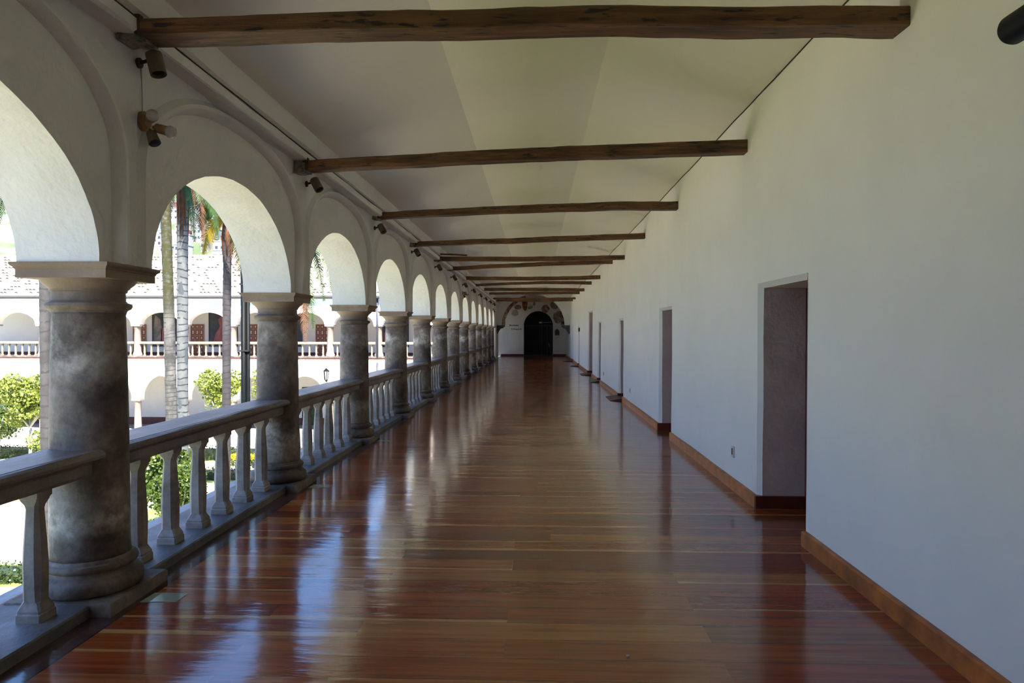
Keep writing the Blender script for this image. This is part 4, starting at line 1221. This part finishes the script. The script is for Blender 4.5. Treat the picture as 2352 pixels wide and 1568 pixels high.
for k, (az, L, ri, dr, mt) in enumerate([(PI, 1.6, 1.3, 1.6, 'leaf_palm'), (PI+.25, 1.35, .15, 1.2, 'leaf_yellow'), (2.7, 2.3, 1.6, 1.7, 'leaf_palm'), (-.1, 1.25, .1, 1.9, 'leaf_palm'), (.2, 1.8, .9, 1.9, 'leaf_palm'),
                                     (-.5, 1.5, .3, 2.1, 'leaf_palm'), (-1.4, 1.6, 1.2, 1.0, 'leaf_palm'), (1.4, 2.0, .9, 1.0, 'leaf_palm'), (-.2, 1.0, -.6, 2.2, 'frond_dry')]):
    frond(t, (xo, 0, zc+.15), az, L, ri, dr, M[mt], 400+k, .55, 'frond' if mt != 'frond_dry' else 'dry_frond', 46, .85)
# palm e: trunk hidden behind the second column, fronds in the third arch
Y = 20.; x = PX(640, Y); t = empty('palm_tree', (x, Y, GZ), 'palm behind the second column, its green frond tips hanging beside it', 'palm', pg)
zc = PZ(560, Y)-GZ
palm_trunk([(0, 0, 0), (0, 0, 5), (.05, 0, zc)], .16, .15, M['trunk_d'], t)
for k, (az, L, ri, dr, mt) in enumerate([(-.05, 1.35, 1.0, 2.75, 'leaf_palm'), (.1, 1.75, 1.2, 2.1, 'leaf_palm'), (-.1, 2.2, 1.35, 1.95, 'leaf_palm'), (-.15, 1.15, .4, 2.3, 'leaf_palm'), (-.3, 1.15, .5, 2.9, 'frond_dry'), (.5, 1.0, .4, 2.6, 'frond_dry'), (2.5, 1.4, 1.0, 1.5, 'leaf_palm'), (3.6, 1.3, .9, 1.5, 'leaf_palm'),
                                        (PI, .9, -.2, 2.0, 'leaf_palm'), (1.5, 1.6, 1, 1.2, 'leaf_palm')]):
    frond(t, (.05, 0, zc), az, L, ri, dr, M[mt], 500+k, .42, 'frond' if mt != 'frond_dry' else 'dry_frond', 50, .85)
# dark green pole
Y = 18.5; x = PX(555, Y); t = empty('lamp_post', (x, Y, GZ), 'thick dark green double metal pole standing in front of the second column', 'pole')
bm = bmesh.new(); tube(bm, [(-.045, 0, 0), (-.045, 0, 9.6)], .072, 18); link_mesh('main_tube', bm, M['green_metal'], t, True)
bm = bmesh.new(); tube(bm, [(.065, .02, 0), (.065, .02, 9.6)], .048, 14); link_mesh('side_tube', bm, M['green_metal'], t, True)
bm = bmesh.new()
for z in (1.2, PZ(805, Y)-GZ, 8.4): box(bm, -.12, .12, -.08, .075, z-.02, z+.02)
link_mesh('clamp', bm, M['frame_dark'], t)
bm = bmesh.new(); lathe(bm, [(.10, 9.6), (.28, 9.7), (.28, 9.78), (.06, 9.95)], 20); link_mesh('lamp_head', bm, M['green_metal'], t)

# ------------------------------------------------------------------ the city on the hill
hm, nt, b = newmat('hillside'); n = N(nt)
n.l(n.ramp(n.noise(n.pos(), .03, 4), [(.4, (.07, .10, .045)), (.6, (.22, .22, .19))]), b.inputs['Base Color']); b.inputs['Roughness'].default_value = 1
bm = bmesh.new(); gx, gy = 30, 14
def hz(x, y): return 18 + (y-260)*.30 + 10*noise.noise((x*.01, y*.01, 0))
vs = [[bm.verts.new((-520+640*i/gx, 250+430*j/gy, hz(-520+640*i/gx, 250+430*j/gy) if j else -20)) for j in range(gy+1)] for i in range(gx+1)]
for i in range(gx):
    for j in range(gy): bm.faces.new((vs[i][j], vs[i+1][j], vs[i+1][j+1], vs[i][j+1]))
tag(link_mesh('hillside', bm, hm, smooth=True), 'distant built-up hillside above the tiled roof', 'hill')
hcols = [simple('house_white', (.30, .30, .31), .9), simple('house_cream', (.30, .27, .22), .9), simple('house_pink', (.20, .085, .09), .9), simple('house_blue', (.15, .19, .23), .9), simple('house_brick', (.15, .05, .055), .9)]
mwin = simple('house_window', (.035, .045, .06), .4)
wsrc = None; r_ = random.Random(12); cnt = 0
adjs = ['white', 'cream', 'pinkish', 'pale blue', 'brick-red']
for row in range(9):
    y = 300+row*26
    for colm in range(9):
        px_ = (360+colm*31) if colm < 8 else r_.uniform(2, 40)
        X = (px_-1232.4)*y/1642 + r_.uniform(-2, 2); yy = y+r_.uniform(-6, 6)
        w, h = r_.uniform(4, 8)*y/420, r_.uniform(3.5, 8)*y/420; ci = r_.choice([0, 0, 0, 0, 0, 0, 1, 1, 2, 3, 3, 4]); z0_ = hz(X, yy)-1
        t = empty('hillside_house', (X, yy, z0_), None, 'house', 'houses on the distant hillside')
        t['label'] = 'tiny distant %s house on the hillside above the far roof' % adjs[ci]
        t['group'] = '%s houses on the distant hillside' % adjs[ci]
        bm = bmesh.new(); box(bm, -w/2, w/2, 0, 7, 0, h+1); box(bm, -w/2-.2, w/2+.2, -.2, 7.2, h+1, h+1.3)
        link_mesh('walls', bm, hcols[ci], t)
        nx, nz = max(2, int(w/2.2)), max(1, int(h/2.6))
        for i in range(nx):
            for j in range(nz):
                if wsrc is None:
                    bm = bmesh.new(); box(bm, -.55, .55, -.08, .1, -.6, .6); wsrc = link_mesh('window', bm, mwin, t); wv = wsrc
                else: wv = wsrc.copy(); C.objects.link(wv); wv.parent = t
                wv.location = (-w/2+w*(i+.5)/nx, 0, 1+ (h)*(j+.5)/nz)

# ------------------------------------------------------------------ camera, light
cam = bpy.data.cameras.new('camera'); co = bpy.data.objects.new('camera', cam); C.objects.link(co)
cam.sensor_width = 36; cam.sensor_fit = 'HORIZONTAL'; cam.lens = 36*1642/2352; cam.clip_end = 3000; cam.clip_start = .05
yaw, pit, roll = .0343, .0122, .0018
fwd = Vector((-math.sin(yaw)*math.cos(pit), math.cos(yaw)*math.cos(pit), -math.sin(pit)))
right = Vector((math.cos(yaw), math.sin(yaw), 0)); up = right.cross(fwd)
cr, sr = math.cos(roll), math.sin(roll)
# image rolled by +roll: world features turn clockwise on screen
r2 = right*cr + up*sr; u2 = up*cr - right*sr
mw = Matrix((( r2.x, u2.x, -fwd.x, 0), (r2.y, u2.y, -fwd.y, 0), (r2.z, u2.z, -fwd.z, 1.6), (0, 0, 0, 1)))
co.matrix_world = mw
bpy.context.scene.camera = co

sun = bpy.data.lights.new('sun', 'SUN'); sun.energy = 22.0; sun.angle = .0093; sun.color = (1.0, .89, .74)
so = bpy.data.objects.new('sun', sun); C.objects.link(so)
sd = Vector((.30, -.62, .85)).normalized()
so.rotation_euler = sd.to_track_quat('Z', 'Y').to_euler(); so.location = (0, -10, 30)
w = bpy.data.worlds.new('sky'); bpy.context.scene.world = w; w.use_nodes = True
nt = w.node_tree; n = N(nt); bg = nt.nodes['Background']
tc = n.coord('Generated'); zc_ = n.sep(tc)[2]
cl = n.noise(n.scaled(tc, (1, 1, 2.5)), 2.2, 5, .6)
blue = n.ramp(zc_, [(0, (.52, .74, 1.0)), (.2, (.25, .50, 1.0)), (1, (.14, .35, 1.0))])
n.l(n.mix(n.ramp(cl, [(.55, (0, 0, 0)), (.75, (.8, .8, .8))]), blue, (.9, .95, 1)), bg.inputs[0])
bg.inputs[1].default_value = 2.15
sc = bpy.context.scene
sc.view_settings.view_transform = 'Standard'; sc.view_settings.look = 'None'; sc.view_settings.gamma = 1
sc.view_settings.use_curve_mapping = False
sc.view_settings.exposure = 0.22
cy = sc.cycles
cy.use_light_tree = False; cy.max_bounces = 6; cy.diffuse_bounces = 5; cy.glossy_bounces = 3; cy.transmission_bounces = 2; cy.use_adaptive_sampling = True; cy.adaptive_threshold = .12; cy.adaptive_min_samples = 16; cy.caustics_reflective = False; cy.caustics_refractive = False
cy.sample_clamp_indirect = 8
